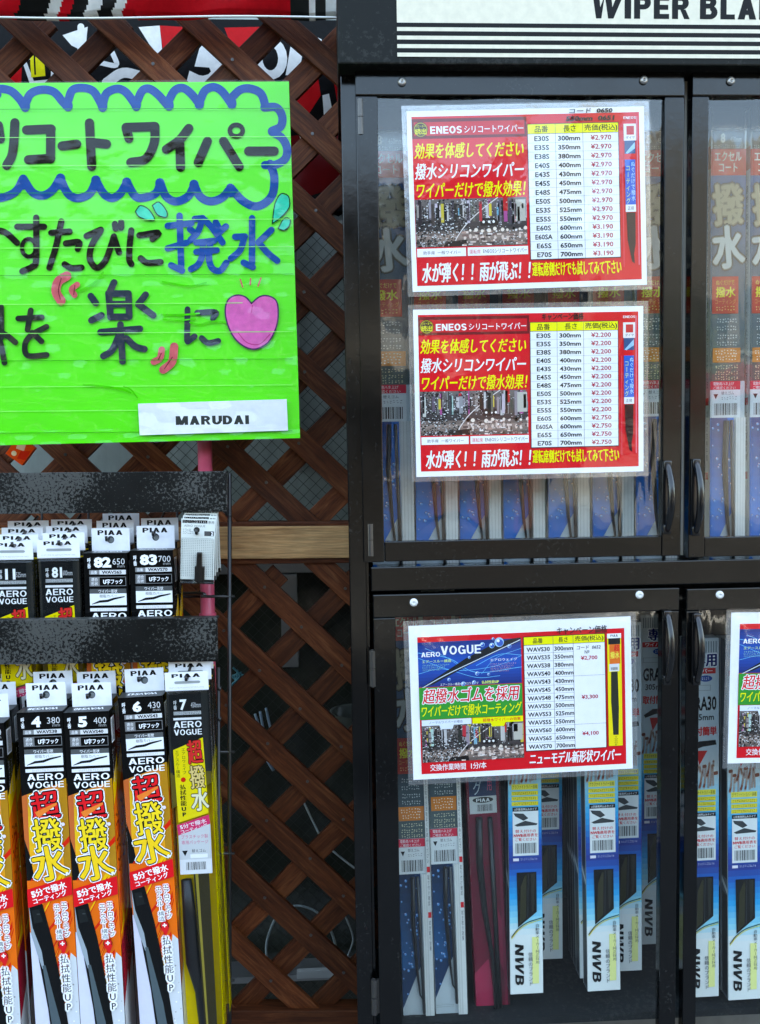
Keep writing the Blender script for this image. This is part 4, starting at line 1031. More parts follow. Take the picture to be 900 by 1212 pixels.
def hook(px, py, Y0, depth, rise=.35, parent=None):
    a = at(px, py, Y0); p = [(a.x, a.y - .004, a.z + .006), (a.x, a.y - .003, a.z + .001), (a.x, a.y + .002, a.z), (a.x, a.y + depth, a.z + depth * rise)]
    return tubeobj('peg', p, .0019, M['plastic'], parent or rack, 8)

OR, YL_, RO, CW = rgb(238, 112, 30), rgb(250, 186, 34), rgb(214, 46, 20), rgb(225, 225, 225)
def flames(c, x0, y0, x1, y1, seed):
    rnd = random.Random(seed); h = y1 - y0; w_ = x1 - x0
    c.rect(x0, y0, x1, y1, OR)
    for i in range(16):
        y = y0 + h * rnd.uniform(-.05, 1.0); t = h * rnd.uniform(.015, .05); s_ = -w_ * rnd.uniform(.8, 1.5)
        a = rnd.uniform(0, .4) * w_; b = rnd.uniform(.6, 1) * w_
        col = YL_ if rnd.random() < .42 else RO
        c.poly([(x0 + a, y - s_ * a / w_), (x0 + b, y + s_ * b / w_ * .9), (x0 + b, y + t + s_ * b / w_ * .9), (x0 + a, y + t * .3 - s_ * a / w_)], col)
def clipto(c, x0, y0, x1, y1):
    sv = c.clipbox; a, b = c.P(x0, y0), c.P(x1, y1); c.clipbox = (a[0], a[1], b[0], b[1]); return sv

PW, PD, PH = .055, .024, .47
def carton_pack(num, mmt, code, slot=False):
    """boxed wiper: white header card, black head, flame print; origin at the top-left front edge"""
    r = empty('wiper_box')
    inked_box('carton', 0, PW, 0, PD, -PH, 0, rgb(20, 20, 20), M['print'], r, .0006)
    c = Canvas([(0, 0), (145, 0), (145, 1239), (0, 1239)], PW, PH, .000015)     # units of the close-up: x from the left edge, y from the top
    K_ = rgb(20, 20, 20)
    c.rect(0, 0, 145, 1239, K_)
    c.grad(4, 225, 145, 640, [(0, rgb(200, 120, 60)), (.4, rgb(240, 190, 50)), (.75, rgb(240, 150, 45)), (1, OR)], 14)
    c.poly([(0, 215), (145, 215), (145, 232), (0, 276)], K_); c.poly([(122, 232), (145, 222), (145, 560), (122, 560)], rgb(176, 128, 40))
    c.poly([(0, 276), (18, 270), (14, 480), (30, 640), (0, 640)], rgb(196, 108, 60)); c.poly([(0, 420), (16, 480), (34, 620), (0, 640)], K_)
    flames(c, 0, 560, 145, 1020, 3)
    c.poly([(0, 735), (16, 745), (40, 860), (70, 1239), (0, 1239)], rgb(205, 205, 222)); c.poly([(145, 830), (128, 812), (110, 900), (86, 1239), (145, 1239)], rgb(200, 204, 206))
    rr = random.Random(8)
    for _ in range(26): c.disc(rr.uniform(108, 142), rr.uniform(880, 1235), rr.uniform(1.2, 3.4), rgb(*(rr.choice((150, 170, 235)),) * 3), n=6)
    # blade: dark head then a grey edge running down to the right
    c.poly([(0, 622), (28, 622), (46, 640), (70, 760), (98, 960), (122, 1239), (60, 1239), (44, 1000), (20, 800), (4, 720)], rgb(20, 22, 23))
    c.poly([(2, 640), (10, 720), (34, 800), (40, 860), (34, 862), (20, 812), (4, 740)], rgb(150, 160, 166))
    c.poly([(34, 850), (44, 850), (82, 1050), (102, 1239), (70, 1239), (52, 1040)], rgb(86, 98, 102)); c.poly([(10, 660), (34, 658), (44, 700), (16, 706)], rgb(36, 40, 40))
    c.rect(26, 672, 36, 676, rgb(70, 74, 74))
    # head print
    c.fit('呼番', 14, 14, 24, 18, WHT) if False else None
    c.vfit('呼番', 12, 14, 24, 52, WHT, bold=.02)
    c.fit(num, 46 if len(num) == 1 else 34, 13, 76 if len(num) == 1 else 92, 49, WHT, bold=.05)
    c.fit(mmt, 96, 18, 137, 39, rgb(200, 200, 200)); c.fit('mm', 112, 42, 136, 49, rgb(150, 150, 150))
    c.rect(18, 57, 140, 72, rgb(210, 210, 210)); c.rect(18, 57, 52, 72, rgb(130, 130, 130)); c.fit('品番', 24, 59, 44, 70, WHT); c.fit(code, 60, 59, 126, 70, K_, bold=.03)
    c.rect(18, 80, 140, 112, rgb(120, 120, 120)); c.rect(52, 82, 138, 110, K_); c.fit('適合', 24, 83, 46, 95, WHT); c.fit('形状', 24, 97, 46, 109, WHT); c.fit('U字フック', 64, 88, 128, 105, WHT, bold=.03)
    c.rect(18, 121, 140, 177, rgb(232, 236, 238)); c.rect(18, 121, 140, 137, rgb(90, 92, 92)); c.fit('ワイパー形状', 48, 123, 110, 135, WHT, bold=.01); c.fit('樹脂カバー', 50, 140, 108, 151, rgb(90, 90, 90))
    c.poly([(24, 172), (50, 160), (76, 158), (96, 152), (134, 146), (134, 150), (100, 158), (78, 166), (50, 168), (24, 174)], rgb(30, 34, 36))
    c.rect(18, 186, 140, 197, rgb(225, 225, 225)); c.scribble(40, 188, 120, 195, rgb(150, 150, 150), 14)
    c.fit('AERO', 22, 203, 138, 224, WHT, bold=.035); c.fit('VOGUE', 22, 230, 138, 250, WHT, bold=.035)
    c.fit('超', 30, 262, 118, 356, rgb(226, 40, 48), bold=.02, rot=6, outline=((9, WHT), (5.5, K_)))
    c.poly([(40, 330), (112, 300), (112, 308), (50, 350)], rgb(240, 130, 60))
    c.fit('撥', 32, 352, 120, 462, rgb(252, 206, 56), bold=.02, rot=5, outline=((9, WHT), (5.5, K_)))
    c.fit('水', 22, 446, 132, 560, rgb(252, 196, 50), bold=.03, rot=8, outline=((9, WHT), (5.5, K_)))
    c.disc(128, 374, 6, rgb(225, 215, 240), n=8); c.disc(132, 540, 5, rgb(230, 235, 240), n=8)
    c.poly([(0, 588), (145, 550), (145, 612), (0, 650)], rgb(222, 30, 42))
    c.fit('5分で撥水', 12, 579, 128, 604, WHT, bold=.04, rot=14); c.fit('コーティング', 16, 607, 128, 626, WHT, bold=.03, rot=14)
    c.vfit('エアロウェイブ', 106, 634, 126, 756, rgb(70, 70, 70), outline=((4, WHT),), lean=.04); c.vfit('エアスルー構造', 82, 640, 102, 762, rgb(70, 70, 70), outline=((4, WHT),), lean=.04)
    c.disc(104, 778, 15, K_); c.disc(104, 777, 13, rgb(222, 40, 45)); c.poly([(88, 786), (120, 784), (108, 812)], rgb(222, 40, 45)); c.fit('+', 97, 770, 111, 784, WHT, bold=.04)
    c.vfit('払拭性能UP', 92, 814, 122, 1010, rgb(60, 60, 60), bold=.01, outline=((6, WHT),), lean=.03)
    c.build('front_print', M['print_gloss'], r)
    # right side
    sd = Canvas([(0, 0), (24, 0), (24, 470), (0, 470)], PD, PH, .00003); sd.rect(0, 0, 24, 470, K_)
    flames(sd, 0, 92, 24, 330, 6); sd.poly([(0, 92), (24, 60), (24, 92), (0, 120)], rgb(236, 180, 36)); sd.poly([(0, 300), (24, 280), (24, 345), (0, 360)], rgb(150, 26, 50))
    sd.rect(0, 345, 24, 470, rgb(190, 192, 194)); sd.poly([(0, 330), (24, 330), (24, 345), (0, 380)], rgb(150, 26, 50))
    sd.rect(5, 10, 19, 42, rgb(225, 225, 225)); sd.barcode(7, 12, 17, 40)
    for i in range(2): sd.vfit('ワイパーブレード取付方法', 5 + i * 8, 50, 9 + i * 8, 92, rgb(190, 190, 190))
    for i in range(3): sd.scribble(4, 130 + 30 * i, 20, 150 + 30 * i, rgb(130, 70, 20), 3, seed=i)
    sd.build('side_print', M['print_gloss'], r, (PW + .0003, 0, 0), (0, 0, R(90)))
    top = Canvas([(0, 0), (145, 0), (145, 60), (0, 60)], PW, PD, .00002); top.rect(0, 0, 145, 60, rgb(60, 62, 62)); top.fit(code, 24, 16, 122, 38, CW, bold=.02, rot=180)
    top.build('top_print', M['print'], r, (0, PD, .0003), (R(-90), 0, 0))
    header_card(r, .004, PD, PW - .006, .030, slot)
    return r
def header_card(r, x, y, w_, h_, slot):
    hc_ = inked_box('header_card', x, x + w_, y, y + .0006, -.001, h_, rgb(228, 230, 234), M['print'], r, 0)
    c = Canvas([(0, 0), (140, 0), (140, 80), (0, 80)], w_, h_, .00002); Kk = rgb(16, 16, 16)
    c.rect(0, 0, 140, 80, rgb(232, 234, 238)); c.fit('PIAA', 22, 7, 114, 24, Kk, bold=.08)
    if slot:
        c.rect(36, 40, 108, 52, rgb(150, 155, 155)); c.disc(36, 46, 6, rgb(150, 155, 155)); c.disc(108, 46, 6, rgb(150, 155, 155)); c.scribble(14, 66, 126, 72, rgb(120, 120, 120), 26)
    else: c.disc(70, 40, 13, rgb(70, 75, 76)); c.disc(72, 42, 9, rgb(120, 125, 125))
    c.build('card_print', M['print'], hc_, (x, y - .0004, h_))

def blister_pack(num, mmt, code):
    """clear shell pack: header card, black insert, yellow body with a wiper blade inside"""
    r = empty('wiper_blister'); w_, d, h = .0525, .021, .47
    header_card(r, 0, 0, w_ + .001, .0225, True)
    inked_box('backing', .001, w_ - .001, d - .002, d, -h, -.001, rgb(244, 206, 10), M['print'], r, .0003)
    K_ = rgb(34, 36, 37)
    c = Canvas([(0, 0), (145, 0), (145, 1290), (0, 1290)], w_, h, .00002)
    c.clipbox = c.clipbox
    c.rect(0, 0, 145, 292, rgb(52, 54, 52)); c.poly([(0, 292), (145, 292), (145, 330), (0, 420)], rgb(110, 98, 40)); c.rect(8, 12, 118, 300, K_)
    c.vfit('呼番', 22, 38, 34, 72, WHT); c.fit(num, 44, 36, 68 if len(num) == 1 else 80, 74, WHT, bold=.04); c.fit(mmt + 'mm', 82, 48, 116, 66, rgb(190, 190, 190))
    c.rect(22, 78, 116, 90, rgb(170, 172, 172)); c.scribble(24, 79, 114, 89, K_, 16); c.rect(20, 100, 116, 108, rgb(230, 230, 230))
    c.fit('AERO', 20, 113, 116, 135, WHT, bold=.03); c.fit('VOGUE', 20, 141, 116, 161, WHT, bold=.03)
    c.poly([(14, 212), (118, 172), (126, 440), (20, 470)], rgb(246, 214, 40))
    c.vfit('エアロウェイブ', 42, 205, 56, 300, rgb(50, 44, 20)); c.vfit('エアスルー構造', 20, 212, 34, 310, rgb(50, 44, 20)); c.disc(44, 318, 9, RO, n=8)
    c.vfit('払拭性能UP', 30, 334, 52, 450, rgb(34, 30, 20), bold=.03)
    c.fit('超', 64, 180, 112, 262, rgb(226, 60, 56), bold=.03, rot=5, outline=((4, rgb(60, 20, 10)),)); c.fit('撥', 68, 270, 118, 350, rgb(236, 200, 130), bold=.02, rot=4, outline=((4, rgb(70, 50, 20)),)); c.fit('水', 70, 350, 128, 430, rgb(246, 232, 190), bold=.03, outline=((4, rgb(70, 50, 20)),))
    c.poly([(14, 478), (126, 446), (130, 478), (18, 520)], rgb(225, 60, 110)); c.fit('5分で撥水', 24, 468, 118, 484, WHT, bold=.02, rot=13); c.fit('コーティング', 26, 486, 120, 500, WHT, bold=.02, rot=13)
    c.rect(18, 520, 130, 640, rgb(205, 206, 206)); c.poly([(18, 515), (130, 478), (130, 522), (18, 522)], rgb(205, 206, 206)); c.fit('プラスチック製', 28, 514, 120, 528, rgb(214, 90, 130)); c.fit('専用パッケージ', 28, 534, 120, 548, rgb(214, 90, 130))
    c.fit('替えゴム', 62, 566, 110, 578, K_); c.poly([(28, 570), (48, 570), (38, 590)], K_); c.rect(56, 584, 116, 598, WHT); c.rect(18, 602, 130, 655, rgb(228, 228, 228)); c.barcode(40, 612, 108, 640)
    c.poly([(64, 655), (118, 655), (122, 1290), (80, 1290)], rgb(60, 54, 30)); c.poly([(70, 655), (80, 655), (92, 1290), (86, 1290)], rgb(150, 136, 60))
    c.build('insert_print', M['print_gloss'], r, (0, .004, 0))
    # the wiper blade below the label
    tubeobj('blade', [(.012, .012, -.25), (.014, .012, -.30), (.016, .011, -.36), (.024, .012, -.40), (.028, .012, -h + .002)], [.0036, .0046, .005, .0042, .004], M['rubber'], r, 12, 1.9)
    tubeobj('blade_edge', [(.026, .009, -.245), (.032, .009, -.33), (.034, .009, -.40), (.036, .009, -h + .002)], .0036, M['rubber'], r, 8)
    sd = Canvas([(0, 0), (21, 0), (21, 470), (0, 470)], d, h, .00003); sd.rect(1, 2, 20, 150, rgb(44, 46, 46)); sd.rect(1, 150, 20, 470, rgb(248, 216, 10)); sd.poly([(1, 110), (20, 92), (20, 150), (1, 150)], rgb(248, 216, 10))
    sd.vfit('ワイパーブレード取付方法と適合表', 11, 8, 16, 120, rgb(205, 205, 205)); sd.vfit('ご使用上の注意', 11, 170, 16, 235, rgb(60, 50, 10)); sd.rect(4, 262, 18, 264, rgb(80, 70, 20)); sd.vfit('取付け後の確認', 11, 285, 16, 340, rgb(60, 50, 10))
    sd.build('side_print', M['print_gloss'], r, (w_ - .0008, 0, 0), (0, 0, R(90)))
    bm = bmesh.new(); bx(bm, 0, w_, 0, d, -h - .002, -.0015, .0035)
    for k in range(14): bx(bm, .0006, .003, -.0006, .0006, -.03 - .028 * k, -.0285 - .028 * k)
    obj('shell', bm, M['shell'], r)
    return r
def stack(proto, px, py, Y, lean, n, labels, group, step=(6, -7), dy=.026, hookat=None, rise=.3):
    out = []
    for i in range(n):
        o = proto if i == 0 else copy_tree(proto)
        place_l(o, px, py, Y, lean)
        if i:
            o.location.y += dy * i; o.location.z += dy * rise * i; o.location.x += random.uniform(-.0012, .0016); o.rotation_euler[1] += R(random.uniform(-.5, .5))
        tag(o, labels[i], 'wiper pack', group); out.append(o)
    return out
G1, G2 = 'wiper packs on the lower rack row', 'wiper packs on the upper rack row'
YR = -.035
stack(carton_pack('3', '350', 'WAVS35'), -50, 858, YR, .062, 3, ['cropped black and orange wiper box at the left photo edge, just left of number 4', 'wiper box hung directly behind the cropped one at the left edge', 'rearmost wiper box behind the cropped one at the left edge'], G1)
stack(carton_pack('4', '380', 'WAVS38'), 19.8, 844, YR, .062, 2, ['black and orange wiper box marked 4, left of the number 5 box, at the front', 'wiper box whose white card peeks up behind the front box marked 4, 380 mm'], G1)
stack(carton_pack('5', '400', 'WAVS40'), 75, 844, YR, .057, 3, ['black and orange wiper box at the front, in the middle of the lower row', 'second wiper box on the peg in the middle of the lower row', 'rearmost wiper box on the peg in the middle of the lower row'], G1)
stack(carton_pack('6', '430', 'WAVS43'), 139.5, 826.5, YR + .01, .069, 2, ['black and orange wiper box hung higher, just left of the yellow clear-shell pack', 'wiper box directly behind the one left of the yellow clear-shell pack'], G1)
stack(blister_pack('7', '450', 'WAVS45'), 196, 817.5, YR + .01, .050, 3, ['yellow clear-shell wiper pack at the right end of the lower row', 'middle clear-shell pack on the right-end peg of the lower row', 'rearmost clear-shell pack on the right-end peg of the lower row'], G1, dy=.024)
YU = .020
stack(blister_pack('11', '525', 'WAVS53'), -11, 662, YU, .04, 4, ['clear-shell wiper pack of the upper row cut by the left photo edge', 'second clear-shell pack behind the one cut by the left photo edge', 'third clear-shell pack on the peg at the left photo edge', 'rearmost clear-shell pack on the peg at the left photo edge'], G2, dy=.019, rise=.38)
stack(blister_pack('81', '600', 'WAVS60'), 44.5, 660, YU, .04, 4, ['front clear-shell wiper pack beside the black boxes of the upper row', 'second clear-shell pack on the peg beside the black boxes', 'third clear-shell pack on the peg beside the black boxes', 'rearmost clear-shell pack on the peg beside the black boxes'], G2, dy=.019, rise=.38)
stack(carton_pack('82', '650', 'WAVS65'), 99, 655, YU, .03, 3, ['front black wiper box of the upper row, left one of the two', 'middle black wiper box on the left one of the two black-box pegs', 'rearmost black wiper box on the left one of the two black-box pegs'], G2)
stack(carton_pack('83', '700', 'WAVS70'), 153.5, 652, YU, .03, 2, ['front black wiper box of the upper row, next to the small clip packets', 'black wiper box hidden behind the one next to the small clip packets'], G2)
for px, py, Y, d_ in ((-22, 822, YR + PD, .09), (50, 826, YR + PD - .002, .07), (104.5, 826, YR + PD - .002, .09), (165, 806, YR + .01 + PD - .002, .07), (221, 805, YR + .008, .08), (16, 647, YU, .09), (71, 645, YU, .09), (127, 640, YU + PD - .002, .09), (182, 634, YU + PD - .002, .07), (233, 632, .01, .07)):
    hook(px, py, Y - .006, d_)
# small clip packets
def packet(tilt_num):
    r = empty('clip_packet'); w_, h = .0425, .083
    inked_box('card', 0, w_, .0005, .0012, -h, 0, rgb(200, 204, 198), M['print'], r, 0)
    c = Canvas([(0, 0), (240, 0), (240, 495), (0, 495)], w_, h, .00002); Kk = rgb(30, 30, 30)
    c.rect(0, 0, 240, 495, rgb(214, 218, 210)); c.rect(8, 10, 185, 34, Kk); c.scribble(14, 12, 180, 32, rgb(200, 200, 195), 12); c.fit('専用', 190, 14, 232, 36, Kk)
    c.fit('AERO VOGUE', 20, 46, 170, 62, rgb(110, 110, 106)); c.scribble(12, 90, 90, 118, rgb(90, 90, 90), 10); c.fit('リフィル', 12, 76, 70, 90, Kk)
    c.rect(165, 92, 232, 128, rgb(90, 90, 90)); c.rect(206, 92, 232, 128, Kk); c.fit(tilt_num, 212, 96, 227, 124, WHT, bold=.04); c.disc(110, 84, 22, rgb(60, 60, 58))
    c.rect(0, 150, 240, 460, rgb(206, 208, 200)); c.hold = True
    for i in range(17):
        for j in range(22): c.rect(8 + i * 13.6, 160 + j * 13, 13 + i * 13.6, 165 + j * 13, rgb(130, 130, 124))
    c.hold = False; c.step(); c.rect(0, 462, 240, 495, Kk); c.fit('ゴム幅6mm用', 90, 466, 150, 486, rgb(190, 190, 180))
    c.build('card_print', M['print'], r)
    bm = bmesh.new(); bx(bm, .020, .0285, -.007, -.0005, -.080, -.042, .0012)
    for v in bm.verts:
        if v.co.z > -.05: v.co.x = .0243 + (v.co.x - .0243) * .75; v.co.y *= .8
    bx(bm, .0185, .031, -.0045, -.0004, -.079, -.060, .001); obj('clip', bm, M['plastic'], r)
    bm = bmesh.new(); bx(bm, .001, w_ - .001, -.008, -.0002, -h + .001, -.024, .002); obj('shell', bm, M['shell'], r)
    return r
pk1 = packet('2'); pk2 = packet('1')
for i, (o, px, py, dy, dg, lb_) in enumerate(((pk1, 215, 613.5, 0, 3, 'front clip packet on the small hook, its dark clip showing'), (pk2, 217, 610, .014, 2.2, 'second clip packet, directly behind the front one'), (copy_tree(pk1), 218.5, 607, .026, 1.2, 'third clip packet from the front on the small hook'), (copy_tree(pk2), 220, 604, .038, -.6, 'rearmost clip packet on the small hook'))):
    place(o, px, py, .008 + dy, dg); tag(o, lb_, 'packet', 'small wiper clip packets')
# ================================================================== PACKS INSIDE THE CABINET
def silicone_pack(w_=.054, top=125, num='8', side='left', y1=664):
    """blue clear-shell wiper pack; drawing units: x 0..44, y as in the close-up of the right door"""
    r = empty('wiper_blister'); k = .00113; h = (y1 - top) * k; d = .018
    r['_h'] = h
    c = Canvas([(0, top), (44, top), (44, y1), (0, y1)], w_, h, .00002); K_ = rgb(30, 32, 36)
    c.rect(0, max(top, 150), 44, y1, rgb(205, 212, 214))
    c.grad(0, 202, 44, 440, [(0, rgb(58, 96, 140)), (.5, rgb(70, 92, 110)), (1, rgb(90, 104, 104))], 12)
    if top < 150:
        c.rect(2, 151, 42, 172, rgb(60, 64, 66)); c.fit(num, 12, 154, 18, 165, rgb(220, 215, 190), bold=.05); c.fit('450mm', 24, 158, 38, 164, rgb(190, 190, 180)); c.scribble(4, 167, 40, 171, rgb(190, 190, 185), 14)
    c.rect(0, 172, 44, 202, rgb(196, 34, 36)); c.fit('エクセル', 5, 175, 38, 186, rgb(246, 226, 214), bold=.03); c.fit('コート', 10, 188, 33, 198, rgb(246, 226, 214), bold=.03)
    c.fit('撥', 4, 212, 40, 258, rgb(172, 158, 130), bold=.03, rot=5, outline=((3.6, rgb(52, 42, 30)), (2.2, rgb(138, 126, 104)))); c.fit('水', 3, 260, 41, 308, rgb(192, 190, 180), bold=.04, rot=4, outline=((3.6, rgb(52, 42, 30)), (2.0, rgb(140, 134, 120))))
    c.rect(2, 318, 35, 361, rgb(196, 60, 36)); c.fit('ぬぐだけで', 7, 322, 30, 328, rgb(240, 200, 90)); c.fit('撥水', 7, 330, 31, 342, rgb(245, 225, 60), bold=.03); c.fit('コーティング', 6, 344, 32, 350, rgb(240, 160, 90)); c.scribble(7, 352, 31, 358, rgb(240, 190, 120), 7)
    for i, y in enumerate((366, 375, 385, 393)): c.scribble(8, y, 34, y + 6, rgb(190, 200, 200), 8, seed=i)
    c.rect(3, 401, 38, 418, rgb(214, 128, 56)); c.scribble(6, 403, 35, 409, rgb(250, 230, 200), 8); c.scribble(8, 410, 33, 416, rgb(250, 230, 200), 7)
    for i, y in enumerate((421, 428, 434)): c.scribble(6, y, 36, y + 5, rgb(210, 205, 170), 9, seed=i + 5)
    c.rect(-1, 440, 38, 450, rgb(222, 50, 80)); c.fit('電動用ハネ上げ', 4, 441, 30, 445, WHT); c.fit('ご確認ください', 4, 446, 32, 449.5, WHT)
    c.rect(-1, 450, 38, 483, rgb(220, 222, 220)); c.poly([(4, 455), (10, 455), (7, 461)], K_); c.fit('替えゴム', 14, 452, 30, 456, K_); c.scribble(14, 458, 34, 462, rgb(120, 120, 120), 6); c.barcode(5, 466, 34, 480)
    # droplets, cut diagonally at the foot
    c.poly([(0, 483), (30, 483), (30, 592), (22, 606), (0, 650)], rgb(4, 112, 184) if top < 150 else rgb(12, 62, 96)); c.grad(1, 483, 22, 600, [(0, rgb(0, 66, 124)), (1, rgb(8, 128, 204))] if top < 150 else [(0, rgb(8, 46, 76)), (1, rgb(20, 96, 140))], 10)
    rr = random.Random(3)
    for i in range(46):
        x, y, q = rr.uniform(2, 27), rr.uniform(486, 636), rr.uniform(.8, 2.4)
        if x > 21 and y > 590 or y > 650 - x * 1.9: continue
        c.disc(x, y, q, rgb(24, 70, 130), n=8); c.disc(x + .1 * q, y + .15 * q, q * .78, rgb(92, 156, 214), n=8); c.disc(x - .25 * q, y - .3 * q, q * .3, rgb(225, 240, 250), n=5)
    c.rect(31.5, 483, 44, y1, rgb(214, 212, 206))
    for x in (34, 37.5, 41): c.rect(x, 483, x + .35, y1, rgb(160, 158, 150))
    if top > 150:
        c.rect(38.5, top, 44, y1, rgb(222, 220, 214)); c.vfit('ご使用上の注意と取付方法をよくお読みください', 39.5, 330, 42.5, 470, rgb(60, 60, 60))
        for y in (474, 530): c.rect(39, y, 43.5, y + 7, RED)
        c.vfit('取り付け確認', 39.5, 484, 42.5, 522, rgb(60, 60, 60)); c.vfit('拭き取り効果', 39.5, 540, 42.5, 578, rgb(60, 60, 60))
    c.scribble(1, 655, 26, 660, rgb(150, 150, 150), 10)
    c.build('front_print', M['print_gloss'], r, (0, .003, 0))
    inked_box('backing', 0, w_, .0036, d, -h, -max(0, 150 - top) * k, rgb(200, 202, 200), M['print'], r, .0003)
    tubeobj('blade', [(.024 * w_ / .054, .0, -(483 - top) * k - .004), (.022 * w_ / .054, .0, -(540 - top) * k), (.026 * w_ / .054, 0, -(600 - top) * k), (.030 * w_ / .054, 0, -(632 - top) * k), (.036 * w_ / .054, 0, -(640 - top) * k)], [.0062, .0066, .0042, .0024, .0016], M['rubber'], r, 8, .5)
    tubeobj('blade_edge', [(.032 * w_ / .054, -.001, -(486 - top) * k), (.034 * w_ / .054, -.001, -(570 - top) * k), (.036 * w_ / .054, -.001, -(655 - top) * k)], .0022, M['rubber_grey'], r, 6)
    sd = Canvas([(0, 0), (16, 0), (16, 500), (0, 500)], .016, h, .00003); sd.rect(0, 0, 16, 500, rgb(222, 220, 214)); sd.rect(0, 40, 16, 64, rgb(214, 130, 118))
    sd.vfit('適合をお確かめのうえお買い求めください取付方法', 5, 80, 10, 300, rgb(70, 70, 70)); sd.rect(3, 310, 12, 318, RED); sd.vfit('ゴムの交換手順', 5, 324, 10, 380, rgb(70, 70, 70)); sd.rect(3, 392, 12, 400, RED)
    if side == 'left': sd.build('side_print', M['print'], r, (-.0003, .0185, 0), (0, 0, R(-90)))
    else: sd.build('side_print', M['print'], r, (w_ + .0003, .0025, 0), (0, 0, R(90)))
    bm = bmesh.new(); bx(bm, -.0006, w_ + .0006, -.007, .0025, -h, -max(0, 150 - top) * k, .002)
    obj('shell', bm, M['shell'], r)
    if top < 150:
        bm = bmesh.new(); bx(bm, 0, w_, .001, .0016, -25 * k, 0, 0); obj('hanging_tab', bm, M['film_edge'], r)
    return r
GS = 'blue silicone wiper packs in the upper cabinet'
P1 = silicone_pack(.0565); YS = .060
ord_ = ['leftmost', 'second', 'third', 'middle', 'fifth', 'sixth', 'rightmost']
for i, (px, lean) in enumerate(((431, .020), (484, .018), (537, .015), (590.5, .012), (645, .009), (699, .006), (752, .003))):
    o = P1 if i == 0 else copy_tree(P1); place_l(o, px, 128, YS + random.uniform(-.003, .004), lean)
    tag(o, 'blue droplet wiper pack inside the upper left door, %s of seven from the left' % ord_[i], 'wiper pack', GS)
P2 = silicone_pack(.0475)
for i, px in enumerate((843, 890, 937)):
    o = P2 if i == 0 else copy_tree(P2); place_l(o, px, 126, .045, -.004)
    tag(o, ('silver-lettered wiper pack with red top label, just inside the upper right door', 'second pack in the upper right door, its blue edge cut by the photo edge', 'third pack along in the upper right door, beyond the photo edge')[i], 'wiper pack', 'wiper packs in the upper right cabinet')
P3 = silicone_pack(.0475, side='left')
o = P3; place_l(o, 834, 132, .085, .0); tag(o, 'pack half hidden behind the first one in the upper right door', 'wiper pack', 'wiper packs in the upper right cabinet')
# lower left: two long blue packs and a magenta one
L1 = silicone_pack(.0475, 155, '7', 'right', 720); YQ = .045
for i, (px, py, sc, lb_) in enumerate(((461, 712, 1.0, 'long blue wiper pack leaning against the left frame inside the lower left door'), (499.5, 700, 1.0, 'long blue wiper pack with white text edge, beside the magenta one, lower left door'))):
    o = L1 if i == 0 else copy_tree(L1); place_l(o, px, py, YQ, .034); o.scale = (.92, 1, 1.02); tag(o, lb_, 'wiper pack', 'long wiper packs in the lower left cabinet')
def magenta_pack():
    r = empty('wiper_blister'); w_, h, d = .046, .64, .02
    inked_box('backing', 0, w_, .004, d, -h, 0, rgb(110, 24, 50), M['print'], r, .0004)
    c = Canvas([(0, 700), (44, 700), (44, 1299), (0, 1299)], w_, h, .00003)
    c.rect(0, 700, 44, 1262, rgb(132, 24, 58)); c.rect(4, 700, 40, 951, rgb(34, 62, 96)); c.fit('シリコートブレード', 8, 706, 36, 714, WHT)
    c.vfit('ワイパーブレーディング', 9, 728, 21, 950, rgb(190, 205, 215)); c.vfit('撥水シリコーン専用', 28, 760, 35, 945, rgb(214, 90, 120))
    c.rect(4, 951, 40, 974, rgb(214, 214, 210)); c.disc(22, 956, 14, rgb(60, 64, 60), 4); c.fit('PIAA', 13, 954, 31, 958.5, WHT, bold=.04); c.barcode(14, 962, 34, 971)
    c.poly([(30, 1085), (26, 1150), (44, 1200), (44, 1130)], rgb(178, 46, 84)); c.poly([(0, 1190), (20, 1170), (30, 1262), (0, 1262)], rgb(190, 54, 90)); c.rect(40, 974, 44, 1262, rgb(150, 40, 74))
    c.build('front_print', M['print_gloss'], r, (0, .0036, 0))
    tubeobj('blade', [(.016, .0, -.297), (.014, .0, -.36), (.018, .0, -.43), (.026, .0, -.50), (.03, 0, -h)], [.0095, .010, .008, .0055, .005], M['rubber'], r, 8, .5)
    tubeobj('blade_edge', [(.031, -.001, -.297), (.034, -.001, -h)], .0034, M['rubber'], r, 6)
    bm = bmesh.new(); bx(bm, -.0005, w_ + .0005, -.010, .003, -h, 0, .003); obj('shell', bm, M['shell'], r); return r
o = magenta_pack(); place_l(o, 542, 717, YQ + .012, .046); tag(o, 'magenta wiper pack with blue top card in the lower left door', 'wiper pack')

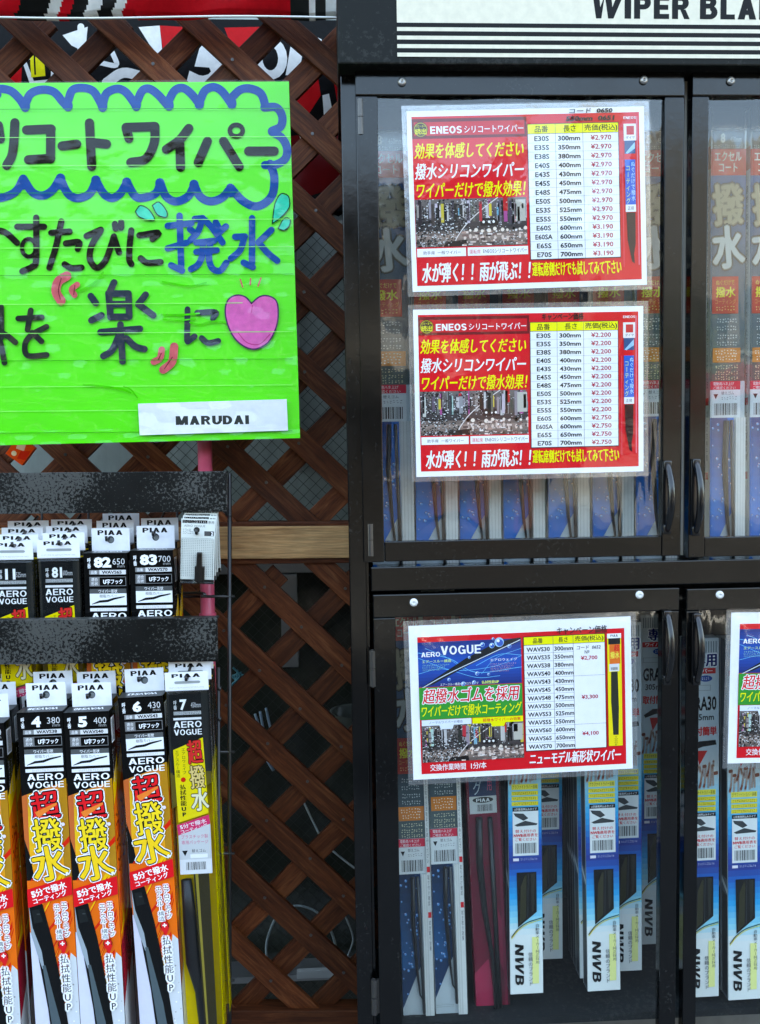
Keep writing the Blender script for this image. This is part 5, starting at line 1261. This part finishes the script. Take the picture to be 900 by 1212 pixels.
def long_box():
    """slim blue and white wiper box with a cut-out window"""
    r = empty('wiper_box'); w_, d = .0455, .020; y0, y1 = 722, 1178; h = .508; r['_h'] = h
    inked_box('carton', 0, w_, 0, d, -h, 0, rgb(150, 156, 160), M['print'], r, .0005)
    c = Canvas([(0, y0), (40, y0), (40, y1), (0, y1)], w_, h, .000015); LG = rgb(196, 202, 204); K_ = rgb(26, 28, 30)
    c.grad(0, y0, 40, y1, [(0, LG), (.36, rgb(190, 202, 206)), (.44, rgb(120, 190, 215)), (.50, rgb(10, 160, 215)), (.58, rgb(30, 92, 165)), (.63, rgb(48, 68, 140)), (.66, rgb(10, 104, 180)), (.73, rgb(0, 162, 222)), (.79, rgb(140, 210, 232)), (.83, rgb(228, 232, 228)), (1, rgb(228, 230, 224))], 60)
    c.hold = True
    for i in range(12): c.rect(3 + i * 3, 726, 4.2 + i * 3, 740, rgb(120, 130, 134))
    c.hold = False; c.step()
    c.fit('専用', 10, 741, 37, 757, rgb(40, 50, 110), bold=.05, outline=((1.6, WHT),)); c.rect(2, 759, 36, 766, rgb(206, 50, 50)); c.fit('ワイパー', 6, 760, 32, 765, WHT, bold=.02); c.disc(24, 772, 8, rgb(60, 90, 150), 4); c.scribble(19, 770, 29, 774, WHT, 4)
    c.frame(3, 780, 30, 787, .6, rgb(150, 155, 155)); c.fit('GRA30', 3, 794, 37, 812, K_, bold=.03); c.fit('305mm', 6, 816, 34, 824, K_, bold=.02)
    c.fit('取付簡単', 3, 832, 37, 843, rgb(206, 60, 60), bold=.05); c.poly([(4, 858), (16, 850), (36, 849), (37, 855), (20, 857), (6, 862)], K_); c.poly([(12, 862), (26, 862), (16, 880)], rgb(200, 50, 46))
    c.fit('ファインワイパー', 2, 876, 38, 912, rgb(130, 84, 70), bold=.03, skew=.1, dy=-.15, outline=((.9, rgb(214, 205, 190)),))
    c.rect(4, 911, 36, 918, rgb(226, 214, 90)); c.fit('グラファイトラバー装着', 5, 912, 35, 917, K_)
    for i, y in enumerate((920, 926.5, 933)): c.rect(4, y, 36, y + 5, rgb(226, 206, 70)); c.scribble(6, y + .8, 34, y + 4.2, rgb(110, 60, 30), 12, seed=i)
    c.rect(5, 940, 36, 945, K_); c.fit('U字専用押込みタイプ', 7, 941, 34, 944.3, WHT); c.rect(5, 945, 36, 1001, rgb(226, 228, 226))
    c.poly([(6, 947), (18, 948), (24, 954), (18, 957), (8, 951)], rgb(70, 74, 76)); c.poly([(7, 962), (20, 957), (35, 961), (34, 963), (10, 964)], rgb(70, 74, 76))
    c.fit('替え付けの', 8, 968, 33, 972, rgb(206, 50, 60), bold=.02); c.fit('NWB適用表を', 6, 973, 35, 977.5, rgb(206, 50, 60), bold=.03); c.fit('ご覧ください', 8, 978.5, 33, 982.5, rgb(206, 50, 60), bold=.02); c.barcode(8, 985, 33, 998)
    c.rect(5, 1004, 12, 1007.5, rgb(235, 225, 235)); c.scribble(14, 1004, 35, 1007, rgb(200, 205, 230), 10)
    c.poly([(9, 1022), (33, 1022), (33, 1073), (10, 1092)], rgb(20, 22, 22)); c.poly([(14, 1040), (19, 1026), (21, 1026), (20, 1080), (12, 1088)], rgb(62, 60, 40)); c.poly([(26, 1024), (31, 1024), (30, 1070), (27, 1074)], rgb(50, 52, 46)); c.stroke([(23, 1024), (22, 1080)], .8, rgb(60, 64, 64))
    c.stroke([(2, 1104), (10, 1094), (22, 1086), (39, 1081)], 1.1, rgb(60, 58, 20)); c.stroke([(2, 1106), (10, 1096), (22, 1088), (39, 1083)], .9, rgb(214, 196, 60))
    c.rect(27, 1105, 35, 1165, rgb(238, 236, 150))
    c.vfit('自動車メーカー純正採用', 31, 1088, 36, 1140, rgb(90, 90, 90)); c.vfit('信頼のブランド', 22, 1124, 28, 1168, rgb(90, 90, 90))
    # big brand letters turned a quarter to the right
    V, F = text_geo('NWB', .07, .12); ax, bx_ = min(v[0] for v in V), max(v[0] for v in V); by = max(v[1] for v in V)
    c.add([(*c.P(6 + v[1] / by * 10.5, 1113 + (v[0] - ax) / (bx_ - ax) * 53), v[2]) for v in V], F, K_)
    c.build('front_print', M['print_gloss'], r)
    sd = Canvas([(0, 0), (20, 0), (20, 500), (0, 500)], d, h, .00003); sd.rect(0, 0, 20, 500, rgb(90, 98, 104)); sd.rect(2, 180, 18, 330, rgb(28, 34, 40)); sd.rect(0, 0, 1.2, 500, rgb(200, 205, 205)); sd.rect(18.5, 0, 20, 500, rgb(200, 205, 205)); sd.poly([(0, 330), (20, 345), (20, 352), (0, 338)], rgb(190, 195, 195)); sd.rect(2, 352, 18, 496, rgb(40, 46, 50)); sd.vfit('取付方法', 6, 120, 13, 170, rgb(200, 200, 200))
    sd.build('side_print', M['print'], r, (-.0003, d, 0), (0, 0, R(-90))); sd.build('side_print', M['print'], r, (w_ + .0003, 0, 0), (0, 0, R(90)))
    return r
B0 = long_box(); GN = 'slim blue and white wiper boxes in the lower cabinet'
k0 = True
def put(px_bottom, py_bottom, Y, lean, label, yaw=0):
    """placed by the lower left corner of its front"""
    global k0
    o = B0 if k0 else copy_tree(B0); k0 = False
    place_l(o, px_bottom, py_bottom, Y, lean, (0, yaw)); th = o.rotation_euler[1]
    o.location += Vector((math.sin(th) * .508, 0, math.cos(th) * .508)); tag(o, label, 'wiper box', GN)
put(604.5, 1177, .040, .012, 'slim blue and white wiper box right of the magenta pack, lowest of the left pair')
put(630, 1136, .118, .006, 'slim wiper box set back behind the left pair, its right half showing')
put(696, 1173.5, .036, .014, 'slim blue and white wiper box at the front of the deep stack under the poster')
for i, lb_ in enumerate(('second', 'third', 'fourth', 'rearmost')):
    put(687 - 3.0 * i, 1158 - 8 * i, .060 + .024 * i, .016, '%s slim wiper box of the deep stack, only its left side showing' % lb_)
put(723, 1150, .082, .004, 'slim wiper box set back at the right of the deep stack, near the door edge')
put(758, 1118, .150, -.002, 'shadowed slim wiper box deep inside beside the right frame of the lower left door', 0)
put(813, 1181, .040, .002, 'slim wiper box half hidden by the left frame of the lower right door')
put(862.5, 1184, .034, .004, 'slim wiper box at the right photo edge under the cut off poster')
put(854, 1172, .062, .004, 'slim wiper box behind the one at the right photo edge, its left side showing')
put(912, 1182, .040, .0, 'slim wiper box beyond the right photo edge in the lower right door')
# black carton seen above the lower left poster, among grey ones
def small_carton(label, px, w_, num, cols, Y):
    r = empty('wiper_box'); a = at(px, 722, Y); h = .19
    inked_box('carton', 0, w_, 0, .02, -h, 0, cols[0], M['print'], r, .0005); c = Canvas([(0, 0), (60, 0), (60, 200), (0, 200)], w_, h, .00004); c.rect(0, 0, 60, 200, cols[0])
    if num: c.fit(num, 14, 5, 40, 20, rgb(205, 205, 200), bold=.05); c.fit('650', 44, 12, 56, 20, rgb(150, 150, 150)); c.rect(4, 24, 56, 30, cols[1])
    else: c.rect(6, 6, 54, 14, cols[1]); c.scribble(10, 8, 50, 13, cols[0], 8); c.rect(6, 18, 54, 24, rgb(150, 60, 60))
    for i in range(4): c.scribble(6, 40 + 12 * i, 54, 47 + 12 * i, rgb(130, 134, 136), 10, seed=i)
    c.build('front_print', M['print'], r); r.location = a; tag(r, label, 'wiper box', 'cartons standing behind the lower left poster'); return r
small_carton('black carton marked 82 showing above the lower left poster', 491, .056, ':82', (rgb(26, 28, 28), rgb(120, 122, 122)), .15)
small_carton('grey and red carton showing above the lower left poster, right of the black one', 548, .050, '', (rgb(66, 68, 70), rgb(120, 60, 56)), .16)
small_carton('red and grey carton at the upper left corner inside the lower left door', 466, .026, '', (rgb(92, 74, 70), rgb(170, 60, 54)), .14)
# hanging bars inside
for Y, y, nm in ((.10, 112, 'hanging_bar'), (.10, 716, 'hanging_bar')):
    a, b = at(430, y, Y), at(1200, y, Y); tubeobj(nm, [(a.x, Y, a.z), (b.x, Y, a.z)], .004, M['steel'], cab, 8)

# ================================================================== ACROSS THE STREET (seen in the door panes)
bld = empty('street_house', (0, -13, 0)); tag(bld, 'dark house across the street reflected in the cabinet doors', 'building')
box('wall', -9, 3.2, -3, 0, 0, 5.4, M['dark_wall'], bld, .01, )
bm = bmesh.new(); v = [bm.verts.new(q) for q in ((-9.5, .5, 5.35), (3.7, .5, 5.35), (3.7, -3.5, 5.35), (-9.5, -3.5, 5.35), (-8, -1.5, 6.3), (2.2, -1.5, 6.3))]
for f in ((0, 1, 5, 4), (2, 3, 4, 5), (1, 2, 5), (3, 0, 4), (3, 2, 1, 0)): bm.faces.new([v[i] for i in f])
obj('roof', bm, M['roof_tile'], bld)
dkg = mat('window_glass', (.02, .03, .04), .08)[0]
for i in range(5):
    for z_ in (1.1, 3.4):
        wq = box('window', -7.8 + i * 2.2, -6.7 + i * 2.2, .002, .06, z_, z_ + 1.4, M['cream_wall'], bld, .005); box('pane', -7.7 + i * 2.2, -6.8 + i * 2.2, .062, .07, z_ + .1, z_ + 1.3, dkg, wq, 0)
box('balcony', -7.9, 1.9, .002, .9, 2.7, 3.2, M['cream_wall'], bld, .02)
box('door', 2.0, 2.9, .002, .07, .1, 2.2, mat('door_paint', (.12, .05, .03), .5)[0], bld, .005)
b2 = empty('shop_building', (9.5, -15, 0)); tag(b2, 'taller cream shop building across the street on the right', 'building')
box('wall', -5, 5, -4, 0, 0, 7.2, M['cream_wall'], b2, .02)
for i in range(3):
    wq = box('window', -4 + i * 3, -2 + i * 3, .002, .06, 2.9, 4.4, alu, b2, .005); box('pane', -3.9 + i * 3, -2.1 + i * 3, .062, .07, 3.0, 4.3, dkg, wq, 0)
box('shop_sign', -4, 4, .002, .2, 2.1, 2.7, mat('dark_red_sign', (.25, .03, .03), .4)[0], b2, .01)
bw = empty('sky_block_wall', (0, -19, 0)); tag(bw, 'long dark wall added behind the houses to hide the low sky from reflections', 'wall')  # unseen wall, added to keep bright horizon sky out of the reflections
box('wall', -40, 40, -.3, 0, 0, 6.2, M['dark_wall'], bw, .02)
# a parked silver car
car = empty('parked_car', (-2.4, -4.4, 0)); tag(car, 'silver car parked across the lane, seen only as a curved reflection', 'car')
prof = [(-2.1, .35), (-2.15, .7), (-1.9, .95), (-1.2, 1.02), (-.55, 1.5), (.75, 1.56), (1.6, 1.35), (2.1, 1.0), (2.15, .4)]
bm = bmesh.new(); n = len(prof); lay = []
for y, sx, cut in ((-.86, .96, .0), (-.80, 1, .0), (.80, 1, .0), (.86, .96, .0)):
    lay.append([bm.verts.new((x * sx, y if z < 1.1 else y * .82, z)) for x, z in prof])
for A, B in zip(lay, lay[1:]):
    for k in range(n): bm.faces.new((A[k], A[(k + 1) % n], B[(k + 1) % n], B[k]))
bm.faces.new(lay[0]); bm.faces.new(list(reversed(lay[-1]))); bmesh.ops.recalc_face_normals(bm, faces=bm.faces[:])
bmesh.ops.bevel(bm, geom=bm.edges[:], offset=.05, segments=2, affect='EDGES')
obj('body', bm, mat('silver_paint', (.16, .165, .17), .25, .5, 1.5, .3)[0], car, smooth=True)
for sy in (-.9, .885):
    for x0, x1, t0, t1 in ((-.95, .1, -.5, .05), (.16, 1.45, .16, 1.2)):
        bm = bmesh.new(); yy = sy * .83 + (.012 if sy > 0 else -.012)
        v = [bm.verts.new(q) for q in ((x0, sy * .93, 1.04), (x1, sy * .93, 1.04), (t1, yy, 1.42), (t0, yy, 1.42))]; bm.faces.new(v); bmesh.ops.solidify(bm, geom=bm.faces[:], thickness=.02)
        obj('side_window', bm, dkg, car)
for x in (-1.3, 1.35):
    for y in (-.86, .70):
        bm = bmesh.new(); tube(bm, [(x, y, .32), (x, y + .17, .32)], .32, 24); wl = obj('wheel', bm, M['rubber'], car)
        bm = bmesh.new(); tube(bm, [(x, y - .01, .32), (x, y + .18, .32)], .19, 16); obj('rim', bm, M['steel'], wl)
for y in (-.6, .45):
    box('headlight', -2.17, -2.08, y, y + .2, .66, .8, M['white_cap'], car, .02)
# street trees over the far wall
def leaf_mat():
    m, nt, p = mat('leaves', rough=.5); oi = nt.nodes.new('ShaderNodeNewGeometry')
    nt.links.new(ramp(nt, oi.outputs['Random Per Island'], [(0, (.035, .06, .02)), (1, (.12, .16, .05))]), p.inputs['Base Color']); return m
M['leaf'] = leaf_mat(); bark = conc_mat('bark', (.06, .045, .03), (.12, .09, .06))
for (tx, ty, hh, rr_, lb_) in ((4.6, -11, 3.4, 1.3, 'bushy tree across the street between the two buildings'), (-5.6, -9.5, 3.0, 1.1, 'small round tree in front of the dark house')):
    t = empty('tree', (tx, ty, 0)); tag(t, lb_, 'tree'); rnd = random.Random(int(tx * 10))
    bm = bmesh.new(); tube(bm, [(0, 0, 0), (.05, 0, hh * .35), (0, .05, hh * .7)], [.12, .09, .05], 8)
    for k in range(6):
        an = k * 1.05; tube(bm, [(0.03, 0, hh * (.35 + .05 * k)), (math.cos(an) * rr_ * .6, math.sin(an) * rr_ * .6, hh * (.6 + .05 * k))], [.05, .015], 6)
    obj('trunk', bm, bark, t)
    bm = bmesh.new(); cl = [(rnd.gauss(0, rr_ * .5), rnd.gauss(0, rr_ * .5), hh * .72 + rnd.gauss(0, rr_ * .4)) for _ in range(34)]
    for q in cl:
        for _ in range(90):
            p_ = Vector((q[0] + rnd.gauss(0, .17), q[1] + rnd.gauss(0, .17), q[2] + rnd.gauss(0, .14))); e = Euler((rnd.uniform(0, 6), rnd.uniform(0, 6), rnd.uniform(0, 6))).to_matrix(); s_ = rnd.uniform(.035, .06)
            bm.faces.new([bm.verts.new(p_ + e @ Vector(u) * s_) for u in ((-1, 0, 0), (0, -.5, 0), (1, 0, 0), (0, .5, 0))])
    obj('crown', bm, M['leaf'], t)
